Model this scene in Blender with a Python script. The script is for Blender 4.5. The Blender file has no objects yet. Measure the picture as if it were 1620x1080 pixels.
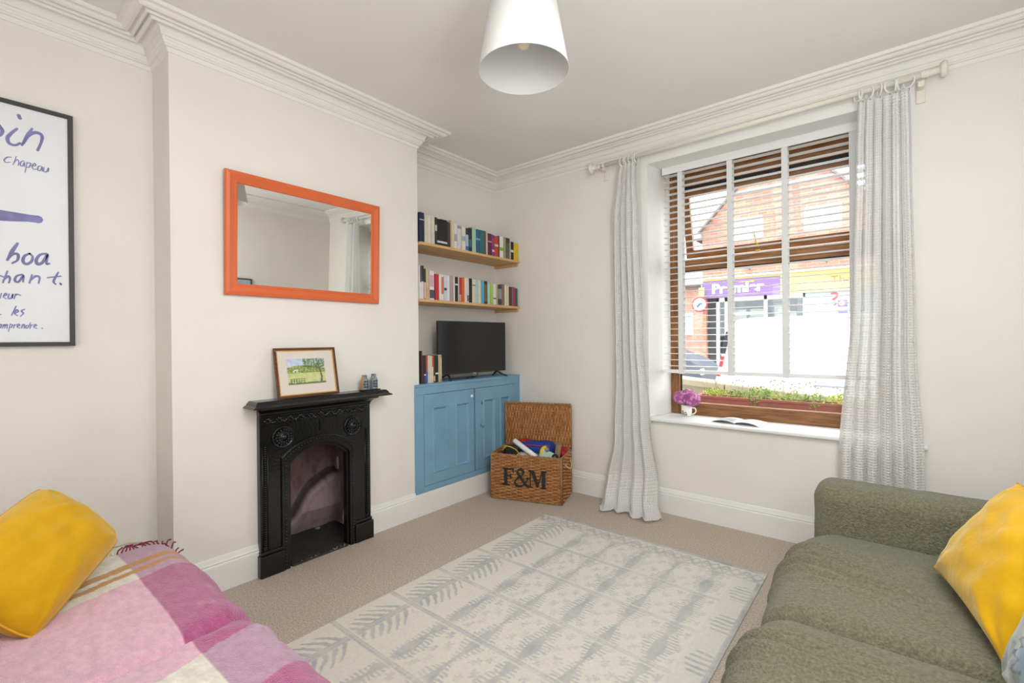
import bpy, bmesh, math, random
from mathutils import Vector, Matrix, noise
random.seed(7)
sc = bpy.context.scene
# ---------------------------------------------------------------- camera
F_PX = 742.45
yaw, pit, rol = math.radians(39.4128), math.radians(0.19922), math.radians(-0.48628)
fw = Vector((-math.sin(yaw)*math.cos(pit), math.cos(yaw)*math.cos(pit), -math.sin(pit)))
rt0 = Vector((math.cos(yaw), math.sin(yaw), 0)); up0 = rt0.cross(fw)
rt = rt0*math.cos(rol) + up0*math.sin(rol); up = -rt0*math.sin(rol) + up0*math.cos(rol)
cam_d = bpy.data.cameras.new('camera'); cam = bpy.data.objects.new('camera', cam_d)
sc.collection.objects.link(cam)
cam_d.sensor_width = 36; cam_d.lens = F_PX/1620*36; cam_d.clip_start = .02; cam_d.clip_end = 300
cam.matrix_world = Matrix(((rt.x, up.x, -fw.x, 0), (rt.y, up.y, -fw.y, 0), (rt.z, up.z, -fw.z, 1.35), (0, 0, 0, 1)))
sc.camera = cam
# ---------------------------------------------------------------- sky, lights, exposure
world = bpy.data.worlds.new('overcast_sky'); sc.world = world; world.use_nodes = True
wn = world.node_tree.nodes; wl = world.node_tree.links
bg = wn['Background']
tc = wn.new('ShaderNodeTexCoord'); wnoi = wn.new('ShaderNodeTexNoise'); wnoi.inputs['Scale'].default_value = 2.5
wr = wn.new('ShaderNodeValToRGB'); wr.color_ramp.elements[0].color = (.86, .92, 1, 1); wr.color_ramp.elements[1].color = (1, 1, 1, 1)
wr.color_ramp.elements[0].position = .3; wr.color_ramp.elements[1].position = .6
wl.new(tc.outputs['Generated'], wnoi.inputs['Vector']); wl.new(wnoi.outputs['Fac'], wr.inputs['Fac']); wl.new(wr.outputs['Color'], bg.inputs['Color'])
bg.inputs['Strength'].default_value = 4.2

def area(name, loc, target, sx, sy, power, col=(1, 1, 1)):
    l = bpy.data.lights.new(name, 'AREA'); l.shape = 'RECTANGLE'; l.size = sx; l.size_y = sy; l.energy = power; l.color = col
    o = bpy.data.objects.new(name, l); sc.collection.objects.link(o); o.location = loc
    d = Vector(target) - Vector(loc); o.rotation_euler = d.to_track_quat('-Z', 'Y').to_euler(); return o
# added fill lights: one from the rear, two standing in for ceiling bounce
area('rear_fill_light', (-.6, -1.5, 1.45), (-.6, 3.0, 1.3), 2.2, 1.7, 23, (.95, .98, 1))
area('ceiling_fill_light', (.05, .85, 2.93), (-.02, .98, 0), 1.1, 1.1, 30, (.96, .985, 1))
area('ceiling_wash_light', (.38, .55, 1.75), (-.7, 2.2, 3.0), .5, 1.2, 22, (.95, .98, 1))
po_ = area('window_portal', (-.75, 4.05, 1.72), (-.75, 1.0, 1.72), 1.5, 2.1, 1); po_.data.cycles.is_portal = True
vs = sc.view_settings
vs.view_transform = 'Standard'; vs.look = 'None'; vs.exposure = 0.28; vs.gamma = 1; vs.use_curve_mapping = False

# ---------------------------------------------------------------- helpers
def lin(h):
    h = h.lstrip('#'); o = []
    for i in (0, 2, 4):
        c = int(h[i:i+2], 16)/255
        o.append(c/12.92 if c <= .04045 else ((c+.055)/1.055)**2.4)
    return (o[0], o[1], o[2], 1)
MATS = {}
def mat(name, col, rough=.6, metal=0, var=0., vscale=8, bump=0., bscale=60, sheen=0, spec=.5, trans=0, emit=None, coat=0, attr=None, wave=None):
    if name in MATS: return MATS[name]
    m = bpy.data.materials.new(name); m.use_nodes = True; MATS[name] = m
    N = m.node_tree.nodes; L = m.node_tree.links; b = N['Principled BSDF']
    c = lin(col) if isinstance(col, str) else (*col, 1)
    b.inputs['Roughness'].default_value = rough; b.inputs['Metallic'].default_value = metal
    b.inputs['Specular IOR Level'].default_value = spec
    if sheen: b.inputs['Sheen Weight'].default_value = sheen; b.inputs['Sheen Roughness'].default_value = .4
    if coat: b.inputs['Coat Weight'].default_value = coat; b.inputs['Coat Roughness'].default_value = .1
    if trans: b.inputs['Transmission Weight'].default_value = trans
    if emit: b.inputs['Emission Color'].default_value = lin(emit[0]); b.inputs['Emission Strength'].default_value = emit[1]
    t = N.new('ShaderNodeTexCoord'); src = None
    if attr:
        a = N.new('ShaderNodeAttribute'); a.attribute_name = attr; src = a.outputs['Color']
    if var > 0 or src is None:
        n = N.new('ShaderNodeTexNoise'); n.inputs['Scale'].default_value = vscale; n.inputs['Detail'].default_value = 5
        L.new(t.outputs['Object'], n.inputs['Vector'])
        mx = N.new('ShaderNodeMixRGB'); mx.blend_type = 'MULTIPLY'; mx.inputs['Fac'].default_value = 1
        r = N.new('ShaderNodeValToRGB'); r.color_ramp.elements[0].position = .3; r.color_ramp.elements[1].position = .7
        lo = 1-var; hi = 1+var*.35
        r.color_ramp.elements[0].color = (lo, lo, lo, 1); r.color_ramp.elements[1].color = (hi, hi, hi, 1)
        L.new(n.outputs['Fac'], r.inputs['Fac']); L.new(r.outputs['Color'], mx.inputs['Color2'])
        if src: L.new(src, mx.inputs['Color1'])
        else: mx.inputs['Color1'].default_value = c
        src = mx.outputs['Color']
    L.new(src, b.inputs['Base Color'])
    if bump > 0:
        bn = N.new('ShaderNodeTexNoise'); bn.inputs['Scale'].default_value = bscale; bn.inputs['Detail'].default_value = 4
        L.new(t.outputs['Object'], bn.inputs['Vector'])
        bp = N.new('ShaderNodeBump'); bp.inputs['Strength'].default_value = bump; bp.inputs['Distance'].default_value = .01
        L.new(bn.outputs['Fac'], bp.inputs['Height']); L.new(bp.outputs['Normal'], b.inputs['Normal'])
    return m
def wood(name, c1, c2, axis='Y', scale=6, rough=.5, spec=.4):
    if name in MATS: return MATS[name]
    m = mat(name, c1, rough, spec=spec); N = m.node_tree.nodes; L = m.node_tree.links; b = N['Principled BSDF']
    t = N.new('ShaderNodeTexCoord'); mp = N.new('ShaderNodeMapping')
    s = {'X': (1, 12, 12), 'Y': (12, 1, 12), 'Z': (12, 12, 1)}[axis]; mp.inputs['Scale'].default_value = s
    n = N.new('ShaderNodeTexNoise'); n.inputs['Scale'].default_value = scale; n.inputs['Detail'].default_value = 6; n.inputs['Distortion'].default_value = .6
    r = N.new('ShaderNodeValToRGB'); r.color_ramp.elements[0].color = lin(c1); r.color_ramp.elements[1].color = lin(c2)
    r.color_ramp.elements[0].position = .35; r.color_ramp.elements[1].position = .65
    L.new(t.outputs['Object'], mp.inputs['Vector']); L.new(mp.outputs['Vector'], n.inputs['Vector']); L.new(n.outputs['Fac'], r.inputs['Fac'])
    L.new(r.outputs['Color'], b.inputs['Base Color']); return m
def glassmat(name, tint=(1, 1, 1), refl=.08):
    if name in MATS: return MATS[name]
    m = bpy.data.materials.new(name); m.use_nodes = True; MATS[name] = m
    N = m.node_tree.nodes; L = m.node_tree.links; N.remove(N['Principled BSDF'])
    a = N.new('ShaderNodeBsdfTransparent'); a.inputs['Color'].default_value = (*tint, 1)
    g = N.new('ShaderNodeBsdfGlossy'); g.inputs['Roughness'].default_value = .02
    mx = N.new('ShaderNodeMixShader'); mx.inputs['Fac'].default_value = refl
    L.new(a.outputs[0], mx.inputs[1]); L.new(g.outputs[0], mx.inputs[2]); L.new(mx.outputs[0], N['Material Output'].inputs['Surface']); return m
def curtainmat(name, alpha):
    m = bpy.data.materials.new(name); m.use_nodes = True; MATS[name] = m
    N = m.node_tree.nodes; L = m.node_tree.links; b = N['Principled BSDF']
    b.inputs['Base Color'].default_value = (.86, .85, .82, 1); b.inputs['Roughness'].default_value = .9
    uv = N.new('ShaderNodeUVMap'); sep = N.new('ShaderNodeSeparateXYZ'); L.new(uv.outputs[0], sep.inputs[0])
    outs = []
    for i, fq in ((0, 440.), (1, 400.)):
        mu = N.new('ShaderNodeMath'); mu.operation = 'MULTIPLY'; mu.inputs[1].default_value = fq; L.new(sep.outputs[i], mu.inputs[0])
        si = N.new('ShaderNodeMath'); si.operation = 'SINE'; L.new(mu.outputs[0], si.inputs[0]); outs.append(si.outputs[0])
    ml = N.new('ShaderNodeMath'); ml.operation = 'MAXIMUM'; L.new(outs[0], ml.inputs[0]); L.new(outs[1], ml.inputs[1])
    bp = N.new('ShaderNodeBump'); bp.inputs['Strength'].default_value = .75; bp.inputs['Distance'].default_value = .004
    L.new(ml.outputs[0], bp.inputs['Height']); L.new(bp.outputs[0], b.inputs['Normal'])
    cr = N.new('ShaderNodeMapRange'); cr.inputs[1].default_value = -1; cr.inputs[2].default_value = .6; cr.inputs[3].default_value = .93; cr.inputs[4].default_value = 1
    L.new(ml.outputs[0], cr.inputs[0]); mc = N.new('ShaderNodeMixRGB'); mc.blend_type = 'MULTIPLY'; mc.inputs[0].default_value = 1; mc.inputs[1].default_value = (.97, .962, .94, 1)
    L.new(cr.outputs[0], mc.inputs[2]); L.new(mc.outputs[0], b.inputs['Base Color'])
    tl = N.new('ShaderNodeBsdfTranslucent'); tl.inputs['Color'].default_value = (.9, .89, .87, 1)
    tr = N.new('ShaderNodeBsdfTransparent')
    m1 = N.new('ShaderNodeMixShader'); m1.inputs[0].default_value = .22; m2 = N.new('ShaderNodeMixShader'); m2.inputs[0].default_value = alpha
    L.new(b.outputs[0], m1.inputs[1]); L.new(tl.outputs[0], m1.inputs[2]); L.new(m1.outputs[0], m2.inputs[1]); L.new(tr.outputs[0], m2.inputs[2])
    L.new(m2.outputs[0], N['Material Output'].inputs['Surface']); return m

class MB:
    """collects faces; .build links them as one mesh object"""
    def __init__(s): s.v = []; s.f = []; s.mi = []; s.sm = []; s.col = None; s.uv = None
    def add(s, vs, fs, mi=0, smooth=False):
        o = len(s.v); s.v += [tuple(p) for p in vs]
        for f in fs: s.f.append(tuple(i+o for i in f)); s.mi.append(mi); s.sm.append(smooth)
        return s
    def box(s, x0, x1, y0, y1, z0, z1, mi=0, M=None):
        v = [(x, y, z) for z in (z0, z1) for y in (y0, y1) for x in (x0, x1)]
        if M: v = [tuple(M @ Vector(p)) for p in v]
        return s.add(v, [(0, 2, 3, 1), (4, 5, 7, 6), (0, 1, 5, 4), (2, 6, 7, 3), (0, 4, 6, 2), (1, 3, 7, 5)], mi)
    def prism(s, poly, z0, z1, mi=0, axis='z', M=None):
        n = len(poly)
        def P(a, b, c): return {'z': (a, b, c), 'x': (c, a, b), 'y': (a, c, b)}[axis]
        v = [P(a, b, z0) for a, b in poly] + [P(a, b, z1) for a, b in poly]
        if M: v = [tuple(M @ Vector(p)) for p in v]
        f = [tuple(range(n))[::-1], tuple(range(n, 2*n))] + [(i, (i+1) % n, n+(i+1) % n, n+i) for i in range(n)]
        return s.add(v, f, mi)
    def tube(s, pts, r, n=10, mi=0, caps=True, smooth=True):
        pts = [Vector(p) for p in pts]; m = len(pts); rr = r if isinstance(r, (list, tuple)) else [r]*m; vs = []; prev = None
        for i, p in enumerate(pts):
            t = (pts[min(i+1, m-1)] - pts[max(i-1, 0)]).normalized()
            if prev is None: a = t.orthogonal().normalized()
            else: a = (prev - t*prev.dot(t)).normalized()
            prev = a; b = t.cross(a)
            for k in range(n):
                g = 2*math.pi*k/n; vs.append(p + (a*math.cos(g) + b*math.sin(g))*rr[i])
        fs = [(i*n+k, i*n+(k+1) % n, (i+1)*n+(k+1) % n, (i+1)*n+k) for i in range(m-1) for k in range(n)]
        if caps: fs += [tuple(range(n))[::-1], tuple(range((m-1)*n, m*n))]
        return s.add(vs, fs, mi, smooth)
    def lathe(s, prof, n=32, mi=0, M=None, smooth=True):
        vs = []
        for r, z in prof:
            for k in range(n):
                g = 2*math.pi*k/n; p = Vector((r*math.cos(g), r*math.sin(g), z)); vs.append(M @ p if M else p)
        m = len(prof)
        fs = [(i*n+k, i*n+(k+1) % n, (i+1)*n+(k+1) % n, (i+1)*n+k) for i in range(m-1) for k in range(n)]
        return s.add(vs, fs, mi, smooth)
    def ball(s, c, r, mi=0, n=6, m=5, sz=(1, 1, 1)):
        c = Vector(c); vs = []
        for i in range(m+1):
            a = math.pi*i/m
            for k in range(n):
                g = 2*math.pi*k/n; vs.append(c + Vector((r*sz[0]*math.sin(a)*math.cos(g), r*sz[1]*math.sin(a)*math.sin(g), r*sz[2]*math.cos(a))))
        return s.add(vs, [(i*n+k, (i+1)*n+k, (i+1)*n+(k+1) % n, i*n+(k+1) % n) for i in range(m) for k in range(n)], mi, True)
    def grid(s, fn, nu, nv, mi=0, smooth=True, colfn=None, uvfn=None, closeu=False):
        vs = [fn(u/nu, v/nv) for v in range(nv+1) for u in range(nu+1)]; w = nu+1
        s.add(vs, [(v*w+u, v*w+u+1, (v+1)*w+u+1, (v+1)*w+u) for v in range(nv) for u in range(nu)], mi, smooth)
        if colfn: s.col = (s.col or []) + [colfn(u/nu, v/nv) for v in range(nv+1) for u in range(nu+1)]
        if uvfn: s.uv = (s.uv or []) + [uvfn(u/nu, v/nv) for v in range(nv+1) for u in range(nu+1)]
        return s
    def rbox(s, x0, x1, y0, y1, z0, z1, r, k=4, m=6, mi=0, disp=None, M=None):
        lo = Vector((x0, y0, z0)); hi = Vector((x1, y1, z1))
        def ax(a, b):
            c = [a + r*(1-math.cos(math.pi/2*i/k)) if False else a + r*(1-math.tan(math.pi/4*(1-i/k))) for i in range(k+1)]
            d = [b - (q-a) for q in c][::-1]
            mid = [c[-1] + (d[0]-c[-1])*i/m for i in range(1, m)]
            return c + mid + d
        A = [ax(lo[i], hi[i]) for i in range(3)]
        for axis in range(3):
            u, v = (axis+1) % 3, (axis+2) % 3
            for side in (0, 1):
                vs = []
                for b in A[v]:
                    for a in A[u]:
                        p = [0, 0, 0]; p[axis] = (lo, hi)[side][axis]; p[u] = a; p[v] = b; p = Vector(p)
                        inn = Vector([min(max(p[i], lo[i]+r), hi[i]-r) for i in range(3)]); d = p-inn
                        if d.length > 1e-9: d.normalize()
                        q = inn + d*r
                        if disp: q = q + d*disp(q)
                        vs.append(tuple(M @ q) if M else tuple(q))
                w = len(A[u]); h = len(A[v]); fs = []
                for j in range(h-1):
                    for i in range(w-1):
                        q = (j*w+i, j*w+i+1, (j+1)*w+i+1, (j+1)*w+i); fs.append(q if side else q[::-1])
                s.add(vs, fs, mi, True)
        return s
    def build(s, name, mats, parent=None, merge=0, loc=(0, 0, 0)):
        me = bpy.data.meshes.new(name); me.from_pydata(s.v, [], s.f)
        if not isinstance(mats, (list, tuple)): mats = [mats]
        for m in mats: me.materials.append(m)
        me.polygons.foreach_set('material_index', s.mi); me.polygons.foreach_set('use_smooth', s.sm)
        if s.col:
            ca = me.color_attributes.new('Col', 'FLOAT_COLOR', 'POINT'); flat = []
            for c in s.col: flat += [c[0], c[1], c[2], 1]
            ca.data.foreach_set('color', flat)
        if s.uv:
            ul = me.uv_layers.new(name='UVMap'); vi = [0]*len(me.loops); me.loops.foreach_get('vertex_index', vi)
            flat = []
            for i in vi: flat += [s.uv[i][0], s.uv[i][1]]
            ul.data.foreach_set('uv', flat)
        if merge:
            bm = bmesh.new(); bm.from_mesh(me); bmesh.ops.remove_doubles(bm, verts=bm.verts, dist=merge); bm.to_mesh(me); bm.free()
        me.validate(); me.update()
        o = bpy.data.objects.new(name, me); sc.collection.objects.link(o); o.location = loc
        if parent: o.parent = parent
        return o
def bevel(o, w=.002, seg=2):
    m = o.modifiers.new('bevel', 'BEVEL'); m.width = w; m.segments = seg; m.limit_method = 'ANGLE'; m.angle_limit = math.radians(40); return o
def tag(o, label=None, cat=None, group=None, kind=None):
    if label: o['label'] = label
    if cat: o['category'] = cat
    if group: o['group'] = group
    if kind: o['kind'] = kind
    return o
def thing(name, label, cat, loc=(0, 0, 0), rz=0, group=None, kind=None):
    o = bpy.data.objects.new(name, None); sc.collection.objects.link(o); o.location = loc; o.rotation_euler = (0, 0, rz)
    o.empty_display_size = .1
    return tag(o, label, cat, group, kind)
def RX(a): return Matrix.Rotation(a, 4, 'X')
def RY(a): return Matrix.Rotation(a, 4, 'Y')
def RZ(a): return Matrix.Rotation(a, 4, 'Z')
def T(x, y, z): return Matrix.Translation((x, y, z))
def nz(x, y, z=0, s=1.): return noise.noise(Vector((x*s, y*s, z*s)))
def text_mb(txt, size, depth, M, bold=0., mi=0, spacing=1.):
    cu = bpy.data.curves.new('t', 'FONT'); cu.body = txt; cu.size = size; cu.extrude = depth/2; cu.offset = bold; cu.space_character = spacing
    ob = bpy.data.objects.new('t', cu); sc.collection.objects.link(ob)
    me = bpy.data.meshes.new_from_object(ob); mb = MB()
    mb.add([M @ v.co for v in me.vertices], [tuple(p.vertices) for p in me.polygons], mi)
    bpy.data.objects.remove(ob); bpy.data.meshes.remove(me); return mb
def catmull(P, n=6):
    P = [Vector(p) for p in P]; 
    if len(P) < 3: return P
    Q = [P[0]*2-P[1]] + P + [P[-1]*2-P[-2]]; out = []
    for i in range(1, len(Q)-2):
        for k in range(n):
            t = k/n; a, b, c, d = Q[i-1:i+3]
            out.append(.5*((2*b) + (c-a)*t + (2*a-5*b+4*c-d)*t*t + (3*b-a-3*c+d)*t**3))
    out.append(P[-1]); return out
WALL = mat('cream_wall_paint', (.85, .812, .757), .85, var=.03, vscale=2.5, bump=.06, bscale=120, spec=.2)
WHITE = mat('white_gloss_paint', (.86, .855, .83), .45, var=.02, spec=.4)
CORN = mat('white_cornice_paint', (.86, .84, .79), .7, var=.02, spec=.3)
CEIL = mat('ceiling_paint', (.85, .83, .80), .9, var=.02, vscale=1.5, spec=.2)
ACX, CHX, WY, RXW, BY, HC = -3.14, -2.855, 3.57, .70, -1.6, 2.96
CH0, CH1 = .745, 2.34
FPY0, FPY1, FPZ = 1.28, 1.87, .76      # fire opening cut in the chimney breast
# ================================================================ ROOM SHELL
CARPET = mat('beige_carpet', '#d6c7b6', .95, var=.36, vscale=110, bump=.9, bscale=150, spec=.1)
f = MB(); f.box(-3.4, .9, -1.8, 3.9, -.12, 0); tag(f.build('floor', CARPET), kind='structure')
f = MB(); f.box(-3.4, .9, -1.8, 3.95, HC, HC+.12); tag(f.build('ceiling', CEIL), kind='structure')
w = MB()
w.box(ACX-.2, ACX, BY-.2, FPY0, 0, HC); w.box(ACX-.2, ACX, FPY1, WY, 0, HC); w.box(ACX-.2, ACX, FPY0, FPY1, FPZ, HC)
w.box(ACX, CHX, CH0, FPY0, 0, HC); w.box(ACX, CHX, FPY1, CH1, 0, HC); w.box(ACX, CHX, FPY0, FPY1, FPZ, HC)
tag(w.build('wall_left', WALL), kind='structure')
WX0, WX1, SZ, HZ, FY = -1.531, .03, .70, 2.737, 3.89
w = MB()
w.prism([(-3.34, WY), (WX0, WY), (WX0+.055, FY), (WX0+.055, 4.0), (-3.34, 4.0)], -.1, HC+.1)
w.prism([(WX1, WY), (.9, WY), (.9, 4.0), (WX1-.055, 4.0), (WX1-.055, FY)], -.1, HC+.1)
w.box(WX0, WX1, WY, 4.0, HZ, HC+.1); w.box(WX0, WX1, WY, 4.0, -.1, SZ)
tag(w.build('wall_window', WALL), kind='structure')
w = MB(); w.box(RXW, RXW+.2, BY-.2, WY, 0, HC); tag(w.build('wall_right', WALL), kind='structure')
w = MB(); w.box(ACX, RXW, BY-.2, BY, 0, HC); tag(w.build('wall_back', WALL), kind='structure')
def mitred(path, prof, closed):
    """sweep (offset, z) profile along an axis aligned wall line; room lies to the right of the path"""
    n = len(path); mb = MB(); rings = []
    for i, p in enumerate(path):
        def nrm(a, b):
            d = (Vector(b)-Vector(a)).normalized(); return Vector((d.y, -d.x))
        if closed or 0 < i < n-1:
            a = nrm(path[i-1], p); b = nrm(p, path[(i+1) % n]); o = a+b if abs(a.dot(b)) < .5 else a
        else: o = nrm(path[0], path[1]) if i == 0 else nrm(path[-2], path[-1])
        rings.append([(p[0]+o.x*q, p[1]+o.y*q, z) for q, z in prof])
    m = len(prof); vs = [v for r in rings for v in r]
    fs = [(i*m+k, ((i+1) % n)*m+k, ((i+1) % n)*m+k+1, i*m+k+1) for i in range(n if closed else n-1) for k in range(m-1)]
    if not closed: fs += [tuple(range(m)), tuple(range((n-1)*m, n*m))[::-1]]
    return mb.add(vs, fs)
def roll(x, z, r, h): return [(x + r*(1-math.cos(math.pi*a/8)), z - h*math.sin(math.pi*a/8)) for a in range(9)]
cove = [(.042+.030*(1-math.cos(a*math.pi/12)), 2.889+.041*math.sin(a*math.pi/12)) for a in range(7)]
prof = [(0, 2.826), (.005, 2.827), (.008, 2.836), (.009, 2.848), (.019, 2.850), (.020, 2.856), (.026, 2.858), (.028, 2.868), (.032, 2.872), (.033, 2.884), (.040, 2.885), (.042, 2.889)] + cove[1:]
prof += roll(.074, 2.932, .011, .020) + [(.099, 2.936)] + roll(.102, 2.936, .009, .016) + [(.124, 2.938), (.134, 2.926), (.146, 2.925), (.158, 2.930), (.165, 2.938), (.171, 2.940), (.185, 2.940), (.185, 2.962)]
left_path = [(ACX, BY), (ACX, CH0), (CHX, CH0), (CHX, CH1), (ACX, CH1), (ACX, WY), (RXW, WY), (RXW, BY)]
tag(mitred(left_path, prof, True).build('trim_1', CORN), kind='structure')
sk = [(0, .188), (.006, .186), (.009, .176), (.012, .165), (.016, .158), (.013, .150), (.019, .146), (.020, .140), (.020, 0)]
tag(mitred([(ACX, BY), (ACX, CH0), (CHX, CH0), (CHX, 1.15)], sk, False).build('baseboard_left', WHITE), kind='structure')
tag(mitred([(CHX, 1.876), (CHX, 2.292)], sk, False).build('baseboard_chimney', WHITE), kind='structure')
tag(mitred([(ACX, WY), (RXW, WY), (RXW, BY), (ACX, BY)], sk, False).build('baseboard_window', WHITE), kind='structure')
b = MB(); b.box(ACX+.05, -2.835, 2.292, WY-.021, 0, .17); tag(b.build('baseboard_cupboard', WHITE), kind='structure')
# fireplace cavity behind the wall
BRK = mat('sooty_plaster', '#4a4340', .95, var=.4, vscale=14, bump=.5, bscale=30)
# ---- window reveal lining, architrave strip, sill
r = MB()
r.prism([(WX0-.052, WY-.006), (WX0+.004, WY-.006), (WX0+.004+.055, FY), (WX0+.055, FY), (WX0, WY+.001), (WX0-.052, WY+.001)], SZ+.03, HZ)
r.prism([(WX1+.052, WY-.006), (WX1+.052, WY+.001), (WX1, WY+.001), (WX1-.055, FY), (WX1-.059, FY), (WX1-.004, WY-.006)], SZ+.03, HZ)
r.box(WX0-.052, WX1+.052, WY-.006, WY+.001, HZ, HZ+.055); r.box(WX0, WX1, WY-.006, FY, HZ-.005, HZ)
tag(r.build('trim_2', WHITE), kind='structure')
s = MB()
pr = [(WY-.035, SZ+.004), (WY-.041, SZ+.010), (WY-.041, SZ+.020), (WY-.035, SZ+.026), (WY+.002, SZ+.027), (WY+.002, SZ)]
s.prism(pr, -1.60, .128, axis='x'); s.prism([(WX0, WY), (WX1, WY), (WX1-.055, FY), (WX0+.055, FY)], SZ, SZ+.027)
tag(s.build('trim_3', WHITE), kind='structure')
# ---- window_1 : brown timber frame
OAK = wood('brown_stained_timber', '#704928', '#9a6b40', 'Z', 5, .45)
OAKX = wood('brown_stained_timber_rail', '#704928', '#9a6b40', 'X', 5, .45)
GAS = mat('black_gasket', '#17171a', .6); GL = glassmat('window_glass', (.97, .985, .98), .05)
win = thing('window_1', None, None, (-.75, FY, SZ), kind='structure'); 
def wl_(x): return x+.75
def wbox(nm, m, *b_):
    q = MB()
    for (x0, x1, y0, y1, z0, z1) in b_: q.box(wl_(x0), wl_(x1), y0-FY, y1-FY, z0-SZ, z1-SZ)
    return bevel(q.build(nm, m, win), .004)
L0, L1 = WX0+.055, WX1-.055
wbox('frame_jamb', OAK, (L0, L0+.075, FY, FY+.07, SZ+.02, HZ)); wbox('frame_jamb', OAK, (L1-.075, L1, FY, FY+.07, SZ+.02, HZ))
wbox('frame_head', OAKX, (L0+.075, L1-.075, FY, FY+.07, 2.60, HZ)); wbox('bottom_rail', OAKX, (L0+.075, L1-.075, FY, FY+.07, SZ+.02, SZ+.125))
wbox('transom', OAKX, (L0+.075, L1-.075, FY-.004, FY+.07, 1.905, 1.995))
wbox('gasket', GAS, (L0+.075, L0+.085, FY+.03, FY+.045, SZ+.125, 1.905), (L1-.085, L1-.075, FY+.03, FY+.045, SZ+.125, 1.905), (L0+.085, L1-.085, FY+.03, FY+.045, 1.895, 1.905))
wbox('window_pane', GL, (L0+.085, L1-.085, FY+.036, FY+.040, SZ+.125, 1.895))
# open fanlight, hinged low at the top and pushed out at the bottom
sash = bpy.data.objects.new('fanlight_sash', None); sc.collection.objects.link(sash); sash.parent = win
SA = math.radians(-13); sash.location = (0, .05, 2.585-SZ); sash.rotation_euler = (-SA, 0, 0)
hh = .57; a, c = wl_(L0+.08), wl_(L1-.08)
q = MB(); q.box(a, c, 0, .045, -.065, 0); q.box(a, c, 0, .045, -hh, -hh+.065); bevel(q.build('sash_rail', OAKX, sash), .004)
q = MB(); q.box(a, a+.06, 0, .045, -hh+.065, -.065); q.box(c-.06, c, 0, .045, -hh+.065, -.065); bevel(q.build('sash_stile', OAK, sash), .004)
q = MB(); q.box(a+.06, c-.06, .02, .024, -hh+.065, -.065); q.build('window_pane', GL, sash)
q = MB(); q.box(a-.004, c+.004, -.004, .05, 0, .012); q.box(a, c, -.006, -.001, -.03, -.0); q.build('gasket', GAS, sash)
BRASS = mat('brass', '#c9a94e', .3, 1)
q = MB(); q.tube([(wl_(-.80), -.01, 2.03-SZ), (wl_(-.815), -.02, 2.07-SZ), (wl_(-.83), -.015, 2.14-SZ)], [.005, .006, .004]); q.box(wl_(-.82), wl_(-.79), -.008, 0, 1.995-SZ, 2.012-SZ); q.build('window_handle', BRASS, win)
# ================================================================ BLIND
SLAT = mat('white_painted_slats', (.86, .85, .83), .4); TAPE = mat('white_ladder_tape', (.80, .80, .79), .9, bump=.3, bscale=400)
BX0, BX1, BYc = -1.472, -.03, 3.77
bl = thing('venetian_blind', 'white wooden slatted blind with wide tapes hanging in the window recess', 'blind', (-.75, BYc, 2.70))
def bbox(nm, m, bs, bv=.002):
    q = MB()
    for (x0, x1, y0, y1, z0, z1) in bs: q.box(x0+.75, x1+.75, y0-BYc, y1-BYc, z0-2.70, z1-2.70)
    return bevel(q.build(nm, m, bl), bv)
bbox('valance', SLAT, [(BX0-.005, BX1+.005, BYc-.035, BYc-.02, 2.675, 2.733)])
bbox('headrail', SLAT, [(BX0, BX1, BYc-.018, BYc+.032, 2.70, 2.732)])
N = 32; z0s, z1s = 1.128, 2.665
q = MB()
for i in range(N):
    z = z0s + (z1s-z0s)*i/(N-1)
    pts = [(-.025, -.0015), (0, .0012), (.025, -.0015), (.025, .0010), (0, .0040), (-.025, .0010)]
    q.prism([(y, z-2.70+h) for y, h in pts], BX0+.75, BX1+.75, axis='x')
q.build('slats', SLAT, bl)
bbox('bottom_rail', SLAT, [(BX0, BX1, BYc-.027, BYc+.027, 1.072, 1.098)], .004)
for x in (-1.335, -.965, -.605, -.22):
    bbox('ladder_tape', TAPE, [(x-.019, x+.019, BYc-.0285, BYc-.0275, 1.068, 2.70), (x-.019, x+.019, BYc+.0275, BYc+.0285, 1.068, 2.70), (x-.019, x+.019, BYc-.028, BYc+.028, 1.068, 1.071)], .0002)
q = MB(); q.tube([(-1.43+.75, -.03, -.02), (-1.43+.75, -.03, -1.13)], .0015, 6); q.tube([(-1.44+.75, -.03, -.02), (-1.44+.75, -.03, -1.05)], .0015, 6)
q.lathe([(0, -1.19), (.006, -1.185), (.007, -1.15), (.003, -1.13), (0, -1.13)], 10, M=T(-.68, -.03, 0)); q.build('pull_cord', SLAT, bl)
# ================================================================ CURTAIN ROD + CURTAINS
RODM = mat('cream_painted_rod', (.82, .78, .69), .45); RY_, RZ_ = 3.485, 2.795
rod = thing('curtain_rod', 'cream painted wooden curtain pole with disc ends above the window', 'curtain rod', (-.88, WY, RZ_))
def rodz(x): return (x+.88)*.012
q = MB(); q.tube([(-1.97+.88, RY_-WY, rodz(-1.97)), (.19+.88, RY_-WY, rodz(.19))], .0165, 16); q.build('pole', RODM, rod)
for x, sgn in ((-1.965, -1), (.185, 1)):
    Mx = T(x+.88, RY_-WY, rodz(x)) @ RY(sgn*math.pi/2)
    q = MB(); q.lathe([(.018, -.070), (.021, -.068), (.021, -.060), (.018, -.058), (.021, -.054), (.021, -.047), (.018, -.044), (.018, 0), (.026, .002), (.038, .005), (.043, .014), (.044, .020), (.038, .029), (.02, .033), (0, .034)], 24, M=Mx); q.build('finial', RODM, rod)
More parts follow.
